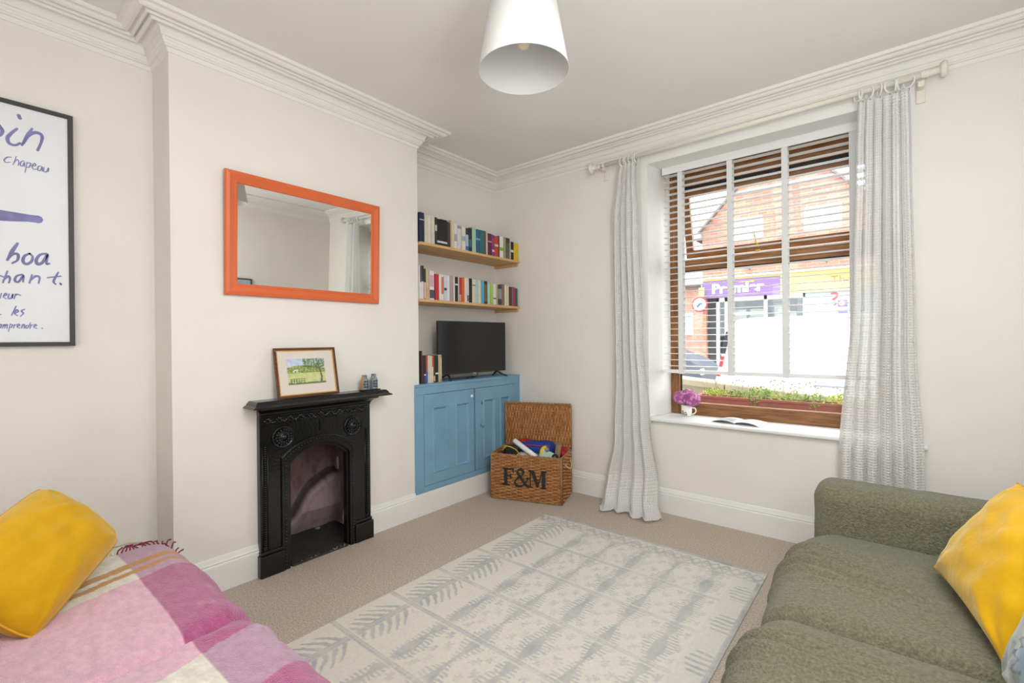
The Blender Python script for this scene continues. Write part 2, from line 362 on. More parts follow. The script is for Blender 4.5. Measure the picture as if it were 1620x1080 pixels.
for x in (-1.88, .108):
    q = MB(); q.box(x+.88-.02, x+.88+.02, -.014, 0, -.115, .03); q.box(x+.88-.015, x+.88+.015, -.075, -.012, -.045, -.012)
    q.tube([(x+.88+.0, -.085, rodz(x)-.0)] * 1 + [(x+.88+.02, -.085, rodz(x))], .019, 14); bevel(q.build('bracket', RODM, rod), .003)
def curtain(label, xl, xr, folds, seed, material, pool, rings, ztop, yb=3.462):
    """xl, xr: lists of (t, x) with t=0 top, 1 hem"""
    def ip(tab, t):
        for (a, x), (b2, y) in zip(tab, tab[1:]):
            if t <= b2: 
                k = (t-a)/(b2-a); k = k*k*(3-2*k); return x+(y-x)*k
        return tab[-1][1]
    cx = (xl[0][1]+xr[0][1])/2; rn = random.Random(seed); ph = [rn.uniform(0, 6) for _ in range(6)]
    th = thing('curtain', label, 'curtain', (cx, yb, RZ_), group=None)
    def fn(u, v):
        t = v; x0, x1 = ip(xl, t), ip(xr, t)
        amp = .016 + .020*min(1, t*3)
        if x1-x0 < .3: amp *= 1.0
        amp *= .65+.5*math.sin(5*u+ph[5])**2
        s = u + (.030*math.sin(6.3*u+ph[0])+.016*math.sin(14*u+ph[3]))*math.sin(math.pi*u)**.5 + .014*t*math.sin(9*u+ph[1])
        w = math.sin(2*math.pi*folds*s+ph[2]) + .35*math.sin(2*math.pi*folds*2.1*s+ph[3]+t*1.5)*(1-.5*t) + .45*math.sin(2*math.pi*folds*.43*s+ph[4]-t)
        xo = .006*math.cos(2*math.pi*folds*s+ph[2])
        y = yb + amp*w*.75
        z = ztop*(1-t) + .012*t
        if t < .03: z += .010*abs(math.sin(2*math.pi*folds*s*.5))*(1-t/.03) - .004
        if pool and t > .90:
            k = (t-.90)/.10; y -= .17*k**1.5 + .02*k*math.sin(11*u+ph[5]); z = max(.010 + .012*math.sin(2*math.pi*folds*s+1)*(k) + .012, ztop*(1-t)*(1-k)+.012+.012*abs(math.sin(9*u+k*4))*k)
        y = min(y, WY-.03 if t < .9 else WY-.045)
        return (x0 + (x1-x0)*s + xo - cx, y-yb, z-RZ_)
    q = MB(); q.grid(fn, 150, 150, uvfn=lambda u, v: (u*(xr[-1][1]-xl[-1][1])*1.25, v*ztop)); q.build('fabric_panel', material, th)
    RG = mat('white_curtain_ring', (.85, .84, .81), .4); HK = mat('steel_hook', '#8d8d90', .35, 1)
    for i, (x, tilt) in enumerate(rings):
        q = MB(); R = .032; Mx = T(x-cx, RY_-yb, rodz(x)-.016) @ RZ(tilt) @ RY(math.pi/2)
        pts = [Mx @ Vector((R*math.cos(a2), R*math.sin(a2), 0)) for a2 in [2*math.pi*k/20 for k in range(21)]]
        rg = q.tube(pts, .0048, 8, caps=False).build('curtain_ring', RG, th)
        h = MB(); z1 = rodz(x)-.016-R
        h.tube([(x-cx, RY_-yb, z1), (x-cx+.003, RY_-yb, z1-.012), (x-cx, RY_-yb, z1-.024), (x-cx-.004, RY_-yb, z1-.016)], .0014, 6); h.build('hook', HK, rg)
    return th
CM1 = curtainmat('white_waffle_curtain_cloth', .04); CM2 = curtainmat('white_waffle_curtain_cloth_thin', .10)
curtain('white waffle curtain left of the window, its hem pooling on the carpet', [(0, -1.715), (.03, -1.735), (.15, -1.775), (.6, -1.765), (.8, -1.79), (.93, -1.86), (1, -1.83)],
        [(0, -1.575), (.03, -1.575), (.15, -1.555), (.5, -1.52), (.75, -1.47), (.93, -1.40), (1, -1.32)], 4.2, 3, CM1, True,
        [(-1.71+.025*i, .25*math.sin(i*2.)) for i in range(6)], 2.725)
curtain('white waffle curtain right of the window, hanging behind the green sofa', [(0, -.185), (.1, -.195), (.4, -.215), (.8, -.285), (1, -.29)],
        [(0, .065), (.1, .07), (.5, .085), (.8, .118), (1, .13)], 6.3, 8, CM2, False,
        [(-.175, .7), (-.155, -.5), (-.12, .6), (-.075, .35), (-.03, -.75), (-.005, .1), (.015, -.35), (.055, .9)], 2.725)

# ================================================================ ALCOVE CUPBOARD
BLUE = mat('chalky_blue_paint', '#80a8c2', .6, var=.10, vscale=5, bump=.12, bscale=40, spec=.3)
FX = -2.84
cb = thing('alcove_cupboard', 'low built-in cupboard painted dusty blue, filling the alcove right of the chimney', 'cupboard', (-3.0, 2.93, .17))
def cbox(nm, m, bs, par=cb, bv=.002):
    q = MB()
    for (x0, x1, y0, y1, z0, z1) in bs: q.box(x0+3, x1+3, y0-2.93, y1-2.93, z0-.17, z1-.17)
    o = q.build(nm, m, par); return bevel(o, bv)
Y0, Y1 = 2.345, WY-.001
D1, D2 = (2.372, 2.930), (2.945, 3.475)
cbox('body', BLUE, [(FX-.018, FX, 2.292, D1[0], .171, .932), (FX-.018, FX, D2[1], Y1, .171, .932), (FX-.018, FX, 2.292, Y1, .932, .990), (FX-.018, FX, D1[0], D2[1], .171, .216),
     (ACX+.002, FX-.018, Y0, Y0+.015, .171, .99), (ACX+.002, FX-.018, D1[0], Y1, .171, .19), (FX-.03, FX-.018, D1[1]-.01, D2[0]+.01, .2, .94)])
cbox('worktop', BLUE, [(ACX+.002, FX+.004, Y0+.0, Y1, .990, 1.012), (CHX+.001, FX+.004, 2.292, Y0, .990, 1.012)], bv=.003)
def cdoor(y0, y1, panels, knob):
    d = cbox('door', BLUE, [], bv=.0)
    d.data.clear_geometry(); q = MB()
    z0, z1 = .219, .929; ys = [y0+.003] + [p for pr_ in panels for p in pr_] + [y1-.003]
    pz0, pz1 = .305, .825
    def bx(*a_): x0, x1, b0, b1, c0, c1 = a_; q.box(x0+3, x1+3, b0-2.93, b1-2.93, c0-.17, c1-.17)
    bx(FX-.018, FX+.001, y0+.003, y1-.003, z0, pz0); bx(FX-.018, FX+.001, y0+.003, y1-.003, pz1, z1)
    for i in range(0, len(ys), 2): bx(FX-.018, FX+.001, ys[i], ys[i+1], pz0, pz1)
    for a_, b_ in panels:
        bx(FX-.018, FX-.012, a_, b_, pz0, pz1)
    me = bpy.data.meshes.new('door'); me.from_pydata(q.v, [], q.f); me.materials.append(BLUE); d.data = me
    d.modifiers[0].width = .0015
    for a_, b_ in panels:        # moulding round each sunk panel
        q = MB(); prf = [(-.004, .001), (0, .007), (.006, .009), (.011, .004), (.014, -.004), (.017, -.003), (.024, -.011)]
        rect = [(a_, pz0), (b_, pz0), (b_, pz1), (a_, pz1)]; vs = []
        for j, (yy, zz) in enumerate(rect):
            sy = 1 if yy == a_ else -1; sz_ = 1 if zz == pz0 else -1
            vs += [(FX+h+3, yy+sy*o_-2.93, zz+sz_*o_-.17) for o_, h in prf]
        m = len(prf); q.add(vs, [(j*m+k, ((j+1) % 4)*m+k, ((j+1) % 4)*m+k+1, j*m+k+1) for j in range(4) for k in range(m-1)])
        q.build('panel_moulding', BLUE, d)
    return d
d1 = cdoor(*D1, [(2.462, 2.622), (2.712, 2.868)], None); d2 = cdoor(*D2, [(3.048, 3.202), (3.275, 3.42)], None)
Mx = T(FX+3.001, 3.018-2.93, .608-.17) @ RY(math.pi/2)
q = MB(); q.lathe([(.010, 0), (.008, .010), (.012, .014), (.018, .020), (.018, .028), (.012, .034), (0, .036)], 20, M=Mx); q.build('knob', BLUE, d2)
q = MB(); q.prism([(3.020, .785), (3.034, .785), (3.030, .805), (3.027, .815), (3.024, .805)], FX+.0005, FX+.0025, axis='x'); o = q.build('keyhole', mat('dark_keyhole', '#1a2026', .8), d2); o.location = (3, -2.93, -.17)
q = MB(); q.lathe([(.014, 0), (.014, .006), (.010, .012), (0, .014)], 18, M=T(FX+3.001, 2.902-2.93, .868-.17) @ RY(math.pi/2)); tag(q.build('turn_button', mat('white_ceramic', (.85, .85, .84), .2), d1), 'small white round turn button')
# ================================================================ SHELVES
PINE = wood('pine_board', '#c99c62', '#dcb57e', 'Y', 4, .5)
SFX = -2.826
for z, lab in ((2.113, 'upper pine shelf of books in the alcove'), (1.672, 'lower pine shelf of books in the alcove, above the television')):
    t = thing('wall_shelf', lab, 'shelf', (-3.0, 2.95, z-.022), group=None)
    q = MB(); q.box(ACX+3.001, SFX+3, 2.343-2.95, WY-.002-2.95, 0, .022); bevel(q.build('shelf_board', PINE, t), .002)
    q = MB(); q.box(ACX+3.001, SFX+3-.02, WY-.022-2.95, WY-.002-2.95, -.028, -.0005); bevel(q.build('batten', PINE, t), .002)
# ================================================================ BOOKS
PAGE = mat('book_pages', '#d9cfb8', .9, bump=.4, bscale=500)
def bk(c): return mat('book_cover_'+c.strip('#'), c, .5, var=.08, vscale=20)
def book(x, y0, y1, z, h, col, label, group, extra=None, depth=.125, lean=0):
    t = thing('book', label, 'book', (x, (y0+y1)/2, z), group=group); w_ = (y1-y0)/2-.0004; c = bk(col); e = min(.002, w_*.3)
    q = MB(); q.box(-depth, 0, -w_, -w_+e, 0, h); q.box(-depth, 0, w_-e, w_, 0, h); q.box(-e, .0005, -w_+e, w_-e, 0, h)
    bevel(q.build('cover', c, t), .0007, 1)
    q = MB(); q.box(-depth+.004, -e, -w_+e, w_-e, .003, h-.003); q.build('pages', PAGE, t)
    if extra:
        for ci, (a_, b_, ec) in enumerate(extra):
            q = MB(); q.box(.0004, .0012, -w_+.0006, w_-.0006, a_*h, b_*h); q.build('spine_print', bk(ec), t)
    return t
def tpx(px, x):   # spine position measured along the shelf
    d = rt*((px-810)/F_PX) + fw; return d.y*(x/d.x)
def zpx(px, py, x):
    d = fw + rt*((px-810)/F_PX) - up*((py-540)/F_PX); return 1.35 + d.z*(x/d.x)
UP=[(2.3248, 2.3922, 0.228, '#1c2440', 'thick navy hardback at the chimney end of the upper shelf', [(0.74, 0.77, '#c8ccd8')]), (2.3954, 2.4219, 0.212, '#d9d2c0', 'cream paperback right beside the thick navy hardback', None), (2.424, 2.4595, 0.213, '#ddd6c6', 'middle one of the three cream paperbacks after the navy hardback', None), (2.4628, 2.4977, 0.215, '#d6cfbe', 'cream paperback touching the black book with the pale label', None), (2.4988, 2.5221, 0.218, '#2b2c2e', 'thin black book with a pale square label, left of the black set', [(0.5, 0.72, '#b9bfb8')]), (2.5221, 2.5579, 0.211, '#17181b', 'first black volume of the matching set on the upper shelf', [(0.1, 0.17, '#dcdcdc')]), (2.5579, 2.5943, 0.215, '#191a1d', 'middle black volume of the matching set on the upper shelf', [(0.1, 0.17, '#dcdcdc')]), (2.5943, 2.6312, 0.215, '#17181b', 'last black volume of the matching set on the upper shelf', [(0.1, 0.17, '#dcdcdc')]), (2.6324, 2.6499, 0.205, '#3a3136', 'dark plum book just right of the black set, upper shelf', None), (2.6511, 2.6687, 0.2, '#4d3b33', 'short dark brown book before the tan ones, upper shelf', None), (2.6699, 2.6853, 0.227, '#cbb58a', 'tan book standing taller than its neighbours, upper shelf', None), (2.6865, 2.7055, 0.227, '#dccda9', 'pale straw book beside the tall tan one, upper shelf', None), (2.7091, 2.7429, 0.202, '#e3e0db', 'white paperback with grey lettering after the straw book, upper shelf', [(0.3, 0.6, '#a9a3b0')]), (2.7454, 2.7895, 0.203, '#d9d6d6', 'white paperback with a grey head panel, upper shelf', [(0.85, 0.97, '#8f8790')]), (2.7982, 2.8408, 0.196, '#e2dccc', 'ivory paperback with a lilac patch, upper shelf', [(0.4, 0.6, '#a8a6c0')]), (2.8433, 2.8789, 0.197, '#a9c0cf', 'pale blue paperback with dark top, upper shelf', [(0.7, 0.98, '#2a3036'), (0.03, 0.2, '#2f6aa0')]), (2.8802, 2.919, 0.202, '#1d2427', 'black paperback left of the mint green one, upper shelf', [(0.2, 0.5, '#43616b')]), (2.9216, 2.9689, 0.217, '#93bfa9', 'mint green paperback on the upper shelf', [(0.0, 0.99, '#a8cdb9')]), (2.9715, 3.0238, 0.207, '#2d6080', 'petrol blue paperback on the upper shelf', [(0.55, 0.62, '#8fb4c6')]), (3.0265, 3.0799, 0.208, '#2e6e6c', 'teal paperback beside the petrol blue one, upper shelf', None), (3.0826, 3.1007, 0.208, '#8e3f3b', 'thin brick red book after the teal one, upper shelf', None), (3.1021, 3.1217, 0.199, '#c9cdc6', 'thin pale grey book left of the burgundy one, upper shelf', None), (3.1259, 3.1755, 0.197, '#6d2138', 'burgundy paperback on the upper shelf', [(0.6, 0.66, '#c9a0a0')]), (3.1784, 3.213, 0.193, '#7a3f8a', 'purple paperback with pink spots, upper shelf', [(0.2, 0.3, '#e6b8d8'), (0.5, 0.8, '#b03a6a')]), (3.2144, 3.2672, 0.187, '#c33f26', 'red-orange paperback on the upper shelf', [(0.5, 0.6, '#e8d0b0')]), (3.2687, 3.2835, 0.196, '#241b26', 'very thin black book right of the red-orange one, upper shelf', None), (3.285, 3.3376, 0.199, '#e6e6df', 'white paperback with a lime green band, upper shelf', [(0.32, 0.48, '#86b93a')]), (3.3406, 3.3727, 0.196, '#a99d66', 'olive tan book right of the lime banded one, upper shelf', None), (3.3758, 3.4301, 0.197, '#5d6165', 'slate grey paperback near the right end, upper shelf', [(0.75, 0.98, '#3a3d40')]), (3.4332, 3.4458, 0.173, '#d8cfa8', 'very thin cream booklet left of the black and white book, upper shelf', None), (3.4474, 3.4886, 0.171, '#1f1d22', 'black paperback with a white band near the yellow one, upper shelf', [(0.42, 0.55, '#e2e0dc')]), (3.4934, 3.5598, 0.165, '#dfbe12', 'bright yellow paperback at the window end of the upper shelf', None)]
LO=[(2.336, 2.3588, 0.258, '#e0dedb', 'black and white book at the chimney end of the lower shelf', [(0.5, 0.99, '#1d1d1f')]), (2.3598, 2.3817, 0.261, '#e3dad6', 'second black and white book from the chimney, lower shelf', [(0.52, 0.99, '#232326')]), (2.3828, 2.4028, 0.237, '#2d2e31', 'charcoal book with pink foot, lower shelf', [(0.02, 0.55, '#d9b9b2')]), (2.4049, 2.4337, 0.231, '#cdb98c', 'wheat coloured book, third gap from the chimney, lower shelf', [(0.1, 0.4, '#e0a56c')]), (2.4401, 2.4879, 0.229, '#e4dcdc', 'wide white book with a picture at its foot, lower shelf', [(0.05, 0.34, '#4a5668'), (0.45, 0.85, '#d6a9b4')]), (2.5, 2.5366, 0.208, '#c8302f', 'plain red paperback on the lower shelf', None), (2.5399, 2.5613, 0.21, '#e6e3dd', 'white paperback directly right of the plain red one, lower shelf', None), (2.5624, 2.5886, 0.211, '#e6e0da', 'white paperback with red lettering, lower shelf', [(0.25, 0.9, '#d8765a')]), (2.592, 2.6219, 0.209, '#c9d6e2', 'pale blue paperback with a small dark mark, lower shelf', [(0.4, 0.5, '#3a4252')]), (2.6231, 2.6546, 0.21, '#dfe1ea', 'icy white paperback between pale blue and dusty pink, lower shelf', None), (2.6569, 2.6948, 0.209, '#b59a97', 'dusty pink-grey book on the lower shelf', None), (2.6972, 2.7127, 0.209, '#e5dfd3', 'thin white book left of the black and white striped one, lower shelf', None), (2.7139, 2.749, 0.206, '#26282a', 'black paperback with a white stripe, middle of the lower shelf', [(0.66, 0.72, '#e6e4e0')]), (2.7515, 2.7612, 0.207, '#e3ddd0', 'sliver of a white book left of the crimson one, lower shelf', None), (2.7625, 2.7858, 0.205, '#b8384e', 'crimson book with pale foot left of the orange one, lower shelf', [(0.03, 0.3, '#d8a0a0')]), (2.7933, 2.8219, 0.208, '#e0691c', 'vivid orange paperback, middle of the lower shelf', None), (2.8257, 2.8534, 0.208, '#e6d4d0', 'blush pink book right of the orange one, lower shelf', None), (2.8547, 2.8789, 0.208, '#dccfca', 'blush grey book with dark speckles, lower shelf', [(0.05, 0.3, '#6c6a6a')]), (2.8841, 2.9164, 0.209, '#1c1b1a', 'black paperback among pale ones, middle of the lower shelf', None), (2.919, 2.9609, 0.204, '#dcd3bc', 'ivory book with a brown line, right of the black one, lower shelf', [(0.72, 0.78, '#9a7a55')]), (2.9623, 2.9929, 0.203, '#a9cdd2', 'pale aqua book on the lower shelf', None), (2.9942, 3.0292, 0.203, '#dcd6bb', 'cream book between pale aqua and sky blue, lower shelf', None), (3.0319, 3.0675, 0.205, '#4fa3c4', 'sky blue paperback on the lower shelf', [(0.0, 0.99, '#5aaccb')]), (3.0688, 3.1119, 0.204, '#3b3b36', 'dark patterned paperback right of the sky blue one, lower shelf', [(0.1, 0.85, '#6b6353')]), (3.1147, 3.147, 0.189, '#b7d6b5', 'pale green book on the lower shelf', None), (3.1499, 3.187, 0.187, '#9cc35a', 'lime green book on the lower shelf', [(0.0, 0.99, '#a6c96b')]), (3.1899, 3.2319, 0.186, '#dfdccf', 'white book with a black dash, right of the lime one, lower shelf', [(0.28, 0.33, '#1c1c1c')]), (3.2334, 3.2539, 0.187, '#c7a98a', 'thin tan book left of the dark slate one, lower shelf', None), (3.2568, 3.3089, 0.187, '#38444a', 'dark slate paperback with pale lettering, lower shelf', [(0.3, 0.8, '#8b9aa0')]), (3.3104, 3.3482, 0.196, '#8c6b52', 'brown book right of the dark slate one, lower shelf', None), (3.3513, 3.3804, 0.195, '#dfd7c1', 'first of two cream books near the right end, lower shelf', None), (3.3819, 3.4129, 0.193, '#d6cfbf', 'second of two cream books near the right end, lower shelf', None), (3.4176, 3.4568, 0.181, '#55301f', 'chestnut brown book near the right end, lower shelf', None), (3.4584, 3.4759, 0.182, '#7d6a86', 'thin mauve book beside the chestnut one, lower shelf', None), (3.4775, 3.5063, 0.18, '#b53440', 'red book second from the window end, lower shelf', None), (3.5079, 3.5419, 0.173, '#2f5560', 'dark teal book at the window end of the lower shelf', None)]
KB=[(2.3837, 2.3936, 0.257, '#4a3c34', 'tall thin brown book at the chimney end of the cupboard top', None), (2.3944, 2.4081, 0.221, '#5a1d28', 'maroon book on the cupboard top', None), (2.4089, 2.4304, 0.221, '#232733', 'black book with a white band and blue foot on the cupboard top', [(0.28, 0.33, '#e0e0e0'), (0.02, 0.26, '#2c4a86')]), (2.4312, 2.4483, 0.22, '#c4503c', 'red book with a blue foot on the cupboard top', [(0.02, 0.45, '#3d6ba8')]), (2.4498, 2.4702, 0.22, '#d8d3c2', 'first pale cream book on the cupboard top, beside the red one', None), (2.471, 2.4899, 0.217, '#e0d6bd', 'second pale cream book on the cupboard top, beside the orange headed one', None), (2.4915, 2.5066, 0.212, '#e4d3c2', 'white book with an orange head on the cupboard top', [(0.6, 0.97, '#d8553a')]), (2.5074, 2.5258, 0.215, '#5b3a22', 'dark brown book with a pale foot on the cupboard top', [(0.05, 0.25, '#d8b48a')]), (2.5266, 2.5582, 0.217, '#1e2226', 'wide black book with a white band on the cupboard top', [(0.3, 0.36, '#e6e6e6')]), (2.5598, 2.5778, 0.222, '#cbb891', 'wheat book beside the television stand, left one of the tan pair', None), (2.5786, 2.5951, 0.221, '#c2a67c', 'darker tan book nearest the television on the cupboard top', [(0.1, 0.9, '#d8c8a8')])]
STROKES=[(0.0119,[(0.1653,2.3531),(0.1747,2.3338),(0.1842,2.3143),(0.1782,2.2924),(0.1666,2.2829)]),(0.0175,[(0.2362,2.4015),(0.2391,2.391)]),(0.0122,[(0.2296,2.3384),(0.2095,2.3085),(0.1995,2.2852),(0.2052,2.2641),(0.223,2.2611),(0.2391,2.2749)]),(0.0106,[(0.2786,2.3551),(0.2618,2.3172),(0.2451,2.268)]),(0.0129,[(0.2493,2.2781),(0.2659,2.3186),(0.2889,2.3409),(0.3098,2.3361),(0.3096,2.3062),(0.2965,2.2605)]),(0.0049,[(0.2106,2.2025),(0.1988,2.199),(0.1889,2.1847),(0.1927,2.1744),(0.2065,2.1783)]),(0.0043,[(0.2266,2.2101),(0.2163,2.1696)]),(0.0043,[(0.2183,2.1789),(0.2284,2.1962),(0.2344,2.1893),(0.2322,2.1712)]),(0.0044,[(0.2506,2.1968),(0.2425,2.1916),(0.2383,2.1759),(0.2463,2.1723),(0.2526,2.1916),(0.2524,2.1711)]),(0.0044,[(0.2608,2.1939),(0.2542,2.1453)]),(0.0044,[(0.2607,2.191),(0.2731,2.1916),(0.2667,2.1722),(0.2585,2.1699)]),(0.0044,[(0.2792,2.1815),(0.2896,2.1874),(0.2855,2.1951),(0.2771,2.181),(0.2812,2.1673),(0.2916,2.1702)]),(0.0045,[(0.3065,2.1892),(0.298,2.1839),(0.2958,2.1684),(0.3042,2.1677),(0.3107,2.1874),(0.3105,2.1665)]),(0.0045,[(0.317,2.1862),(0.3148,2.1677),(0.3254,2.1676),(0.332,2.1874),(0.3319,2.1693)]),(0.0451,[(0.1504,1.9315),(0.1927,1.9315),(0.2525,1.9346),(0.2938,1.9353)]),(0.013,[(0.2269,1.8115),(0.2092,1.7722),(0.1948,1.7325)]),(0.0103,[(0.1948,1.7348),(0.2123,1.7611),(0.2281,1.761),(0.2263,1.7354),(0.2103,1.7196)]),(0.0112,[(0.2654,1.7707),(0.249,1.7568),(0.2439,1.7329),(0.2543,1.7203),(0.2708,1.7339),(0.2751,1.7579),(0.2654,1.7707)]),(0.0114,[(0.3213,1.7783),(0.3001,1.7695),(0.2874,1.7442),(0.2914,1.7247),(0.3083,1.735),(0.3256,1.7753),(0.3209,1.7306),(0.3303,1.7317)]),(0.0085,[(0.1672,1.6613),(0.1864,1.6519)]),(0.0086,[(0.1944,1.6812),(0.18,1.6286)]),(0.0086,[(0.1824,1.6402),(0.1957,1.6585),(0.2019,1.6477),(0.1986,1.6291)]),(0.0087,[(0.2402,1.6711),(0.2225,1.6612),(0.2176,1.64),(0.2295,1.6365),(0.245,1.6681),(0.2431,1.6377)]),(0.0088,[(0.2727,1.6721),(0.2642,1.6338)]),(0.0088,[(0.2659,1.6445),(0.2843,1.6673),(0.2976,1.6628),(0.294,1.6352)]),(0.0085,[(0.3612,1.6931),(0.3451,1.6494),(0.352,1.6355)]),(0.0078,[(0.3246,1.6642),(0.3698,1.6759)]),(0.011,[(0.3686,1.6406),(0.3704,1.6359)]),(0.0054,[(0.175,1.5795),(0.1709,1.5566)]),(0.0054,[(0.1818,1.5664),(0.1911,1.5738),(0.1873,1.5804),(0.181,1.564),(0.1894,1.5555)]),(0.0055,[(0.199,1.5789),(0.1957,1.5593),(0.2043,1.5587),(0.2107,1.5786),(0.209,1.559)]),(0.0055,[(0.2186,1.5792),(0.2145,1.557)]),(0.0055,[(0.2162,1.5686),(0.2234,1.5783),(0.2345,1.5745)]),(0.006,[(0.165,1.4806),(0.1726,1.4843)]),(0.0064,[(0.2198,1.5228),(0.206,1.4821)]),(0.0061,[(0.2163,1.4905),(0.2267,1.5001),(0.2212,1.5068),(0.2147,1.4904),(0.2242,1.4804)]),(0.0061,[(0.2469,1.5103),(0.2371,1.5029),(0.2427,1.4915),(0.2337,1.4773)]),(0.0043,[(0.1669,1.4355),(0.1738,1.4391),(0.1706,1.4232),(0.1653,1.4253)]),(0.0043,[(0.18,1.4392),(0.1767,1.421)]),(0.0043,[(0.1776,1.4278),(0.1846,1.4393),(0.1837,1.4222)]),(0.0043,[(0.1845,1.4302),(0.1916,1.4394),(0.1906,1.4212)]),(0.0043,[(0.2017,1.4419),(0.1952,1.4075)]),(0.0043,[(0.2009,1.4396),(0.208,1.4374),(0.2048,1.4271),(0.1985,1.4258)]),(0.0043,[(0.2143,1.4399),(0.211,1.4226)]),(0.0043,[(0.2127,1.4329),(0.2206,1.44)]),(0.0043,[(0.2238,1.4308),(0.231,1.4367),(0.2262,1.4413),(0.2229,1.4285),(0.2309,1.4229)]),(0.0044,[(0.2398,1.4404),(0.2365,1.4229)]),(0.0044,[(0.2373,1.4311),(0.2455,1.4405),(0.2445,1.423)]),(0.0044,[(0.2584,1.4361),(0.2511,1.4336),(0.2502,1.4243),(0.2575,1.4267),(0.2659,1.4491)]),(0.0044,[(0.2675,1.4398),(0.264,1.4221)]),(0.0044,[(0.2649,1.4315),(0.2732,1.4399)]),(0.0044,[(0.2773,1.4306),(0.2856,1.4366),(0.2807,1.4412),(0.2764,1.4282),(0.2863,1.4224)]),(0.0054,[(0.3031,1.425),(0.3048,1.4215)])]
for gname, rows, x, z, dp in (('books on the upper alcove shelf', UP, -2.838, 2.113, .13), ('books on the lower alcove shelf', LO, -2.838, 1.672, .13), ('books standing on the cupboard top', KB, -2.878, 1.012, .15)):
    for (y0, y1, h, col, lab, ex) in rows:
        book(x, max(y0, 2.3455), y1, z+.0003, h, col, lab, gname, ex, dp)
# ================================================================ TELEVISION
SCR = mat('television_screen', (.012, .012, .013), .18, spec=.5); BLK = mat('black_plastic', (.02, .02, .022), .45)
pa, pb = Vector((-2.93, 2.605)), Vector((-2.868, 3.392)); tw = (pb-pa).length; ta = math.atan2(pb.y-pa.y, pb.x-pa.x)
tv = thing('television', 'flat black television on the blue cupboard, switched off', 'television', ((pa.x+pb.x)/2, (pa.y+pb.y)/2, 1.012), ta)
q = MB(); q.box(-tw/2, tw/2, 0, .025, .050, .502); q.box(-tw/2+.12, tw/2-.12, .025, .06, .07, .33); bevel(q.build('casing', BLK, tv), .003)
q = MB(); q.box(-tw/2+.007, tw/2-.007, -.0015, -.0002, .064, .495); q.build('screen', SCR, tv)
q = MB(); q.box(-.02, .02, -.004, .01, .042, .052); tag(q.build('badge', mat('grey_badge', '#8a8a8c', .4), tv), 'small grey maker badge under the screen')
for s_ in (-1, 1):
    q = MB(); x = s_*(tw/2-.105)
    q.tube([(x, .012, .052), (x+s_*.012, -.03, .03), (x+s_*.04, -.085, .005)], [.009, .008, .006], 8); q.tube([(x, .012, .052), (x+s_*.012, .055, .03), (x+s_*.04, .11, .005)], [.009, .008, .006], 8)
    q.build('foot', BLK, tv)
q = MB(); q.tube(catmull([(-2.93, 2.72, 1.016), (-2.90, 2.80, 1.016), (-2.93, 2.90, 1.017), (-2.90, 2.98, 1.018), (-2.92, 3.06, 1.04), (-2.94, 3.07, 1.09)]), .003, 6); q.tube(catmull([(-2.95, 2.95, 1.017), (-2.91, 2.99, 1.03), (-2.93, 3.04, 1.016), (-2.99, 3.06, 1.016)]), .003, 6)
tag(q.build('power_cable', BLK), 'black cables lying on the cupboard under the television', 'cable')
# ================================================================ FIREPLACE
IRON = mat('black_cast_iron', (.004, .004, .0045), .17, bump=.12, bscale=70, spec=.6, var=.2, vscale=9)
fp = thing('fireplace', 'black painted cast iron fireplace with arched opening on the chimney breast', 'fireplace', (CHX, 1.5125, 0))
cy = 1.5125
def fx(x): return x-CHX
XF = -2.815                      # face of the plate
A0, A1 = 1.15, 1.875             # outer edges
def arch_pts(r0, spring, rise, n=16):
    """half width, spring height, rise -> opening outline from bottom left over the arch to bottom right"""
    R = (r0*r0+rise*rise)/(2*rise); pts = [(-r0, 0), (-r0, spring)]; a0 = math.asin(r0/R)
    for k in range(1, n): a = -a0+2*a0*k/n; pts.append((R*math.sin(a), spring-(R-rise)+R*math.cos(a)))
    return pts + [(r0, spring), (r0, 0)]
def arch_plate(mb, outer, inner, x0, x1):
    n = len(inner); vs = []
    for x in (x0, x1):
        vs += [(x, y, z) for y, z in outer] + [(x, y, z) for y, z in inner]
    def I(s, ring, i): return s*2*n+ring*n+i
    fs = []
    for i in range(n-1):
        fs += [(I(1, 0, i), I(1, 0, i+1), I(1, 1, i+1), I(1, 1, i)), (I(0, 1, i), I(0, 1, i+1), I(0, 0, i+1), I(0, 0, i)), (I(0, 1, i), I(1, 1, i), I(1, 1, i+1), I(0, 1, i+1)), (I(0, 0, i), I(0, 0, i+1), I(1, 0, i+1), I(1, 0, i))]
    mb.add(vs, fs)
inn = arch_pts(.185, .615, .085)
n_ = len(inn)
def outer_of(half, top): # matching number of points on a square outline
    pts = [(-half, 0), (-half, top)]; m = n_-4
    for k in range(1, m+1): pts.append((-half+2*half*k/(m+1), top))
    return pts+[(half, top), (half, 0)]
q = MB(); arch_plate(q, outer_of(.3625, .93), arch_pts(.232, .655, .095), fx(-2.854), fx(XF)); bevel(q.build('surround_plate', IRON, fp), .003)
q = MB(); arch_plate(q, arch_pts(.245, .665, .10), arch_pts(.198, .625, .09), fx(XF)-.02, fx(XF)+.012); arch_plate(q, arch_pts(.200, .627, .09), inn, fx(XF)-.05, fx(XF)-.006)
bevel(q.build('inner_arch', IRON, fp), .003)
q = MB()                           # beading round the opening and along the outer edges
def along(pts, step):
    L_ = [Vector((0, a, b)) for a, b in pts]; out = []; d = 0; nxt = step/2
    for a, b in zip(L_, L_[1:]):
        l = (b-a).length
        while nxt <= d+l: out.append(a+(b-a)*((nxt-d)/l)); nxt += step
        d += l
    return out
for p in along(arch_pts(.222, .652, .094), .0195): q.ball((fx(XF)+.0125, p.y, p.z), .0072, n=8, m=6)
q.build('outer_beading', IRON, fp); q = MB()
for p in along(arch_pts(.192, .622, .088), .012): q.ball((fx(XF)-.004, p.y, p.z), .0040)
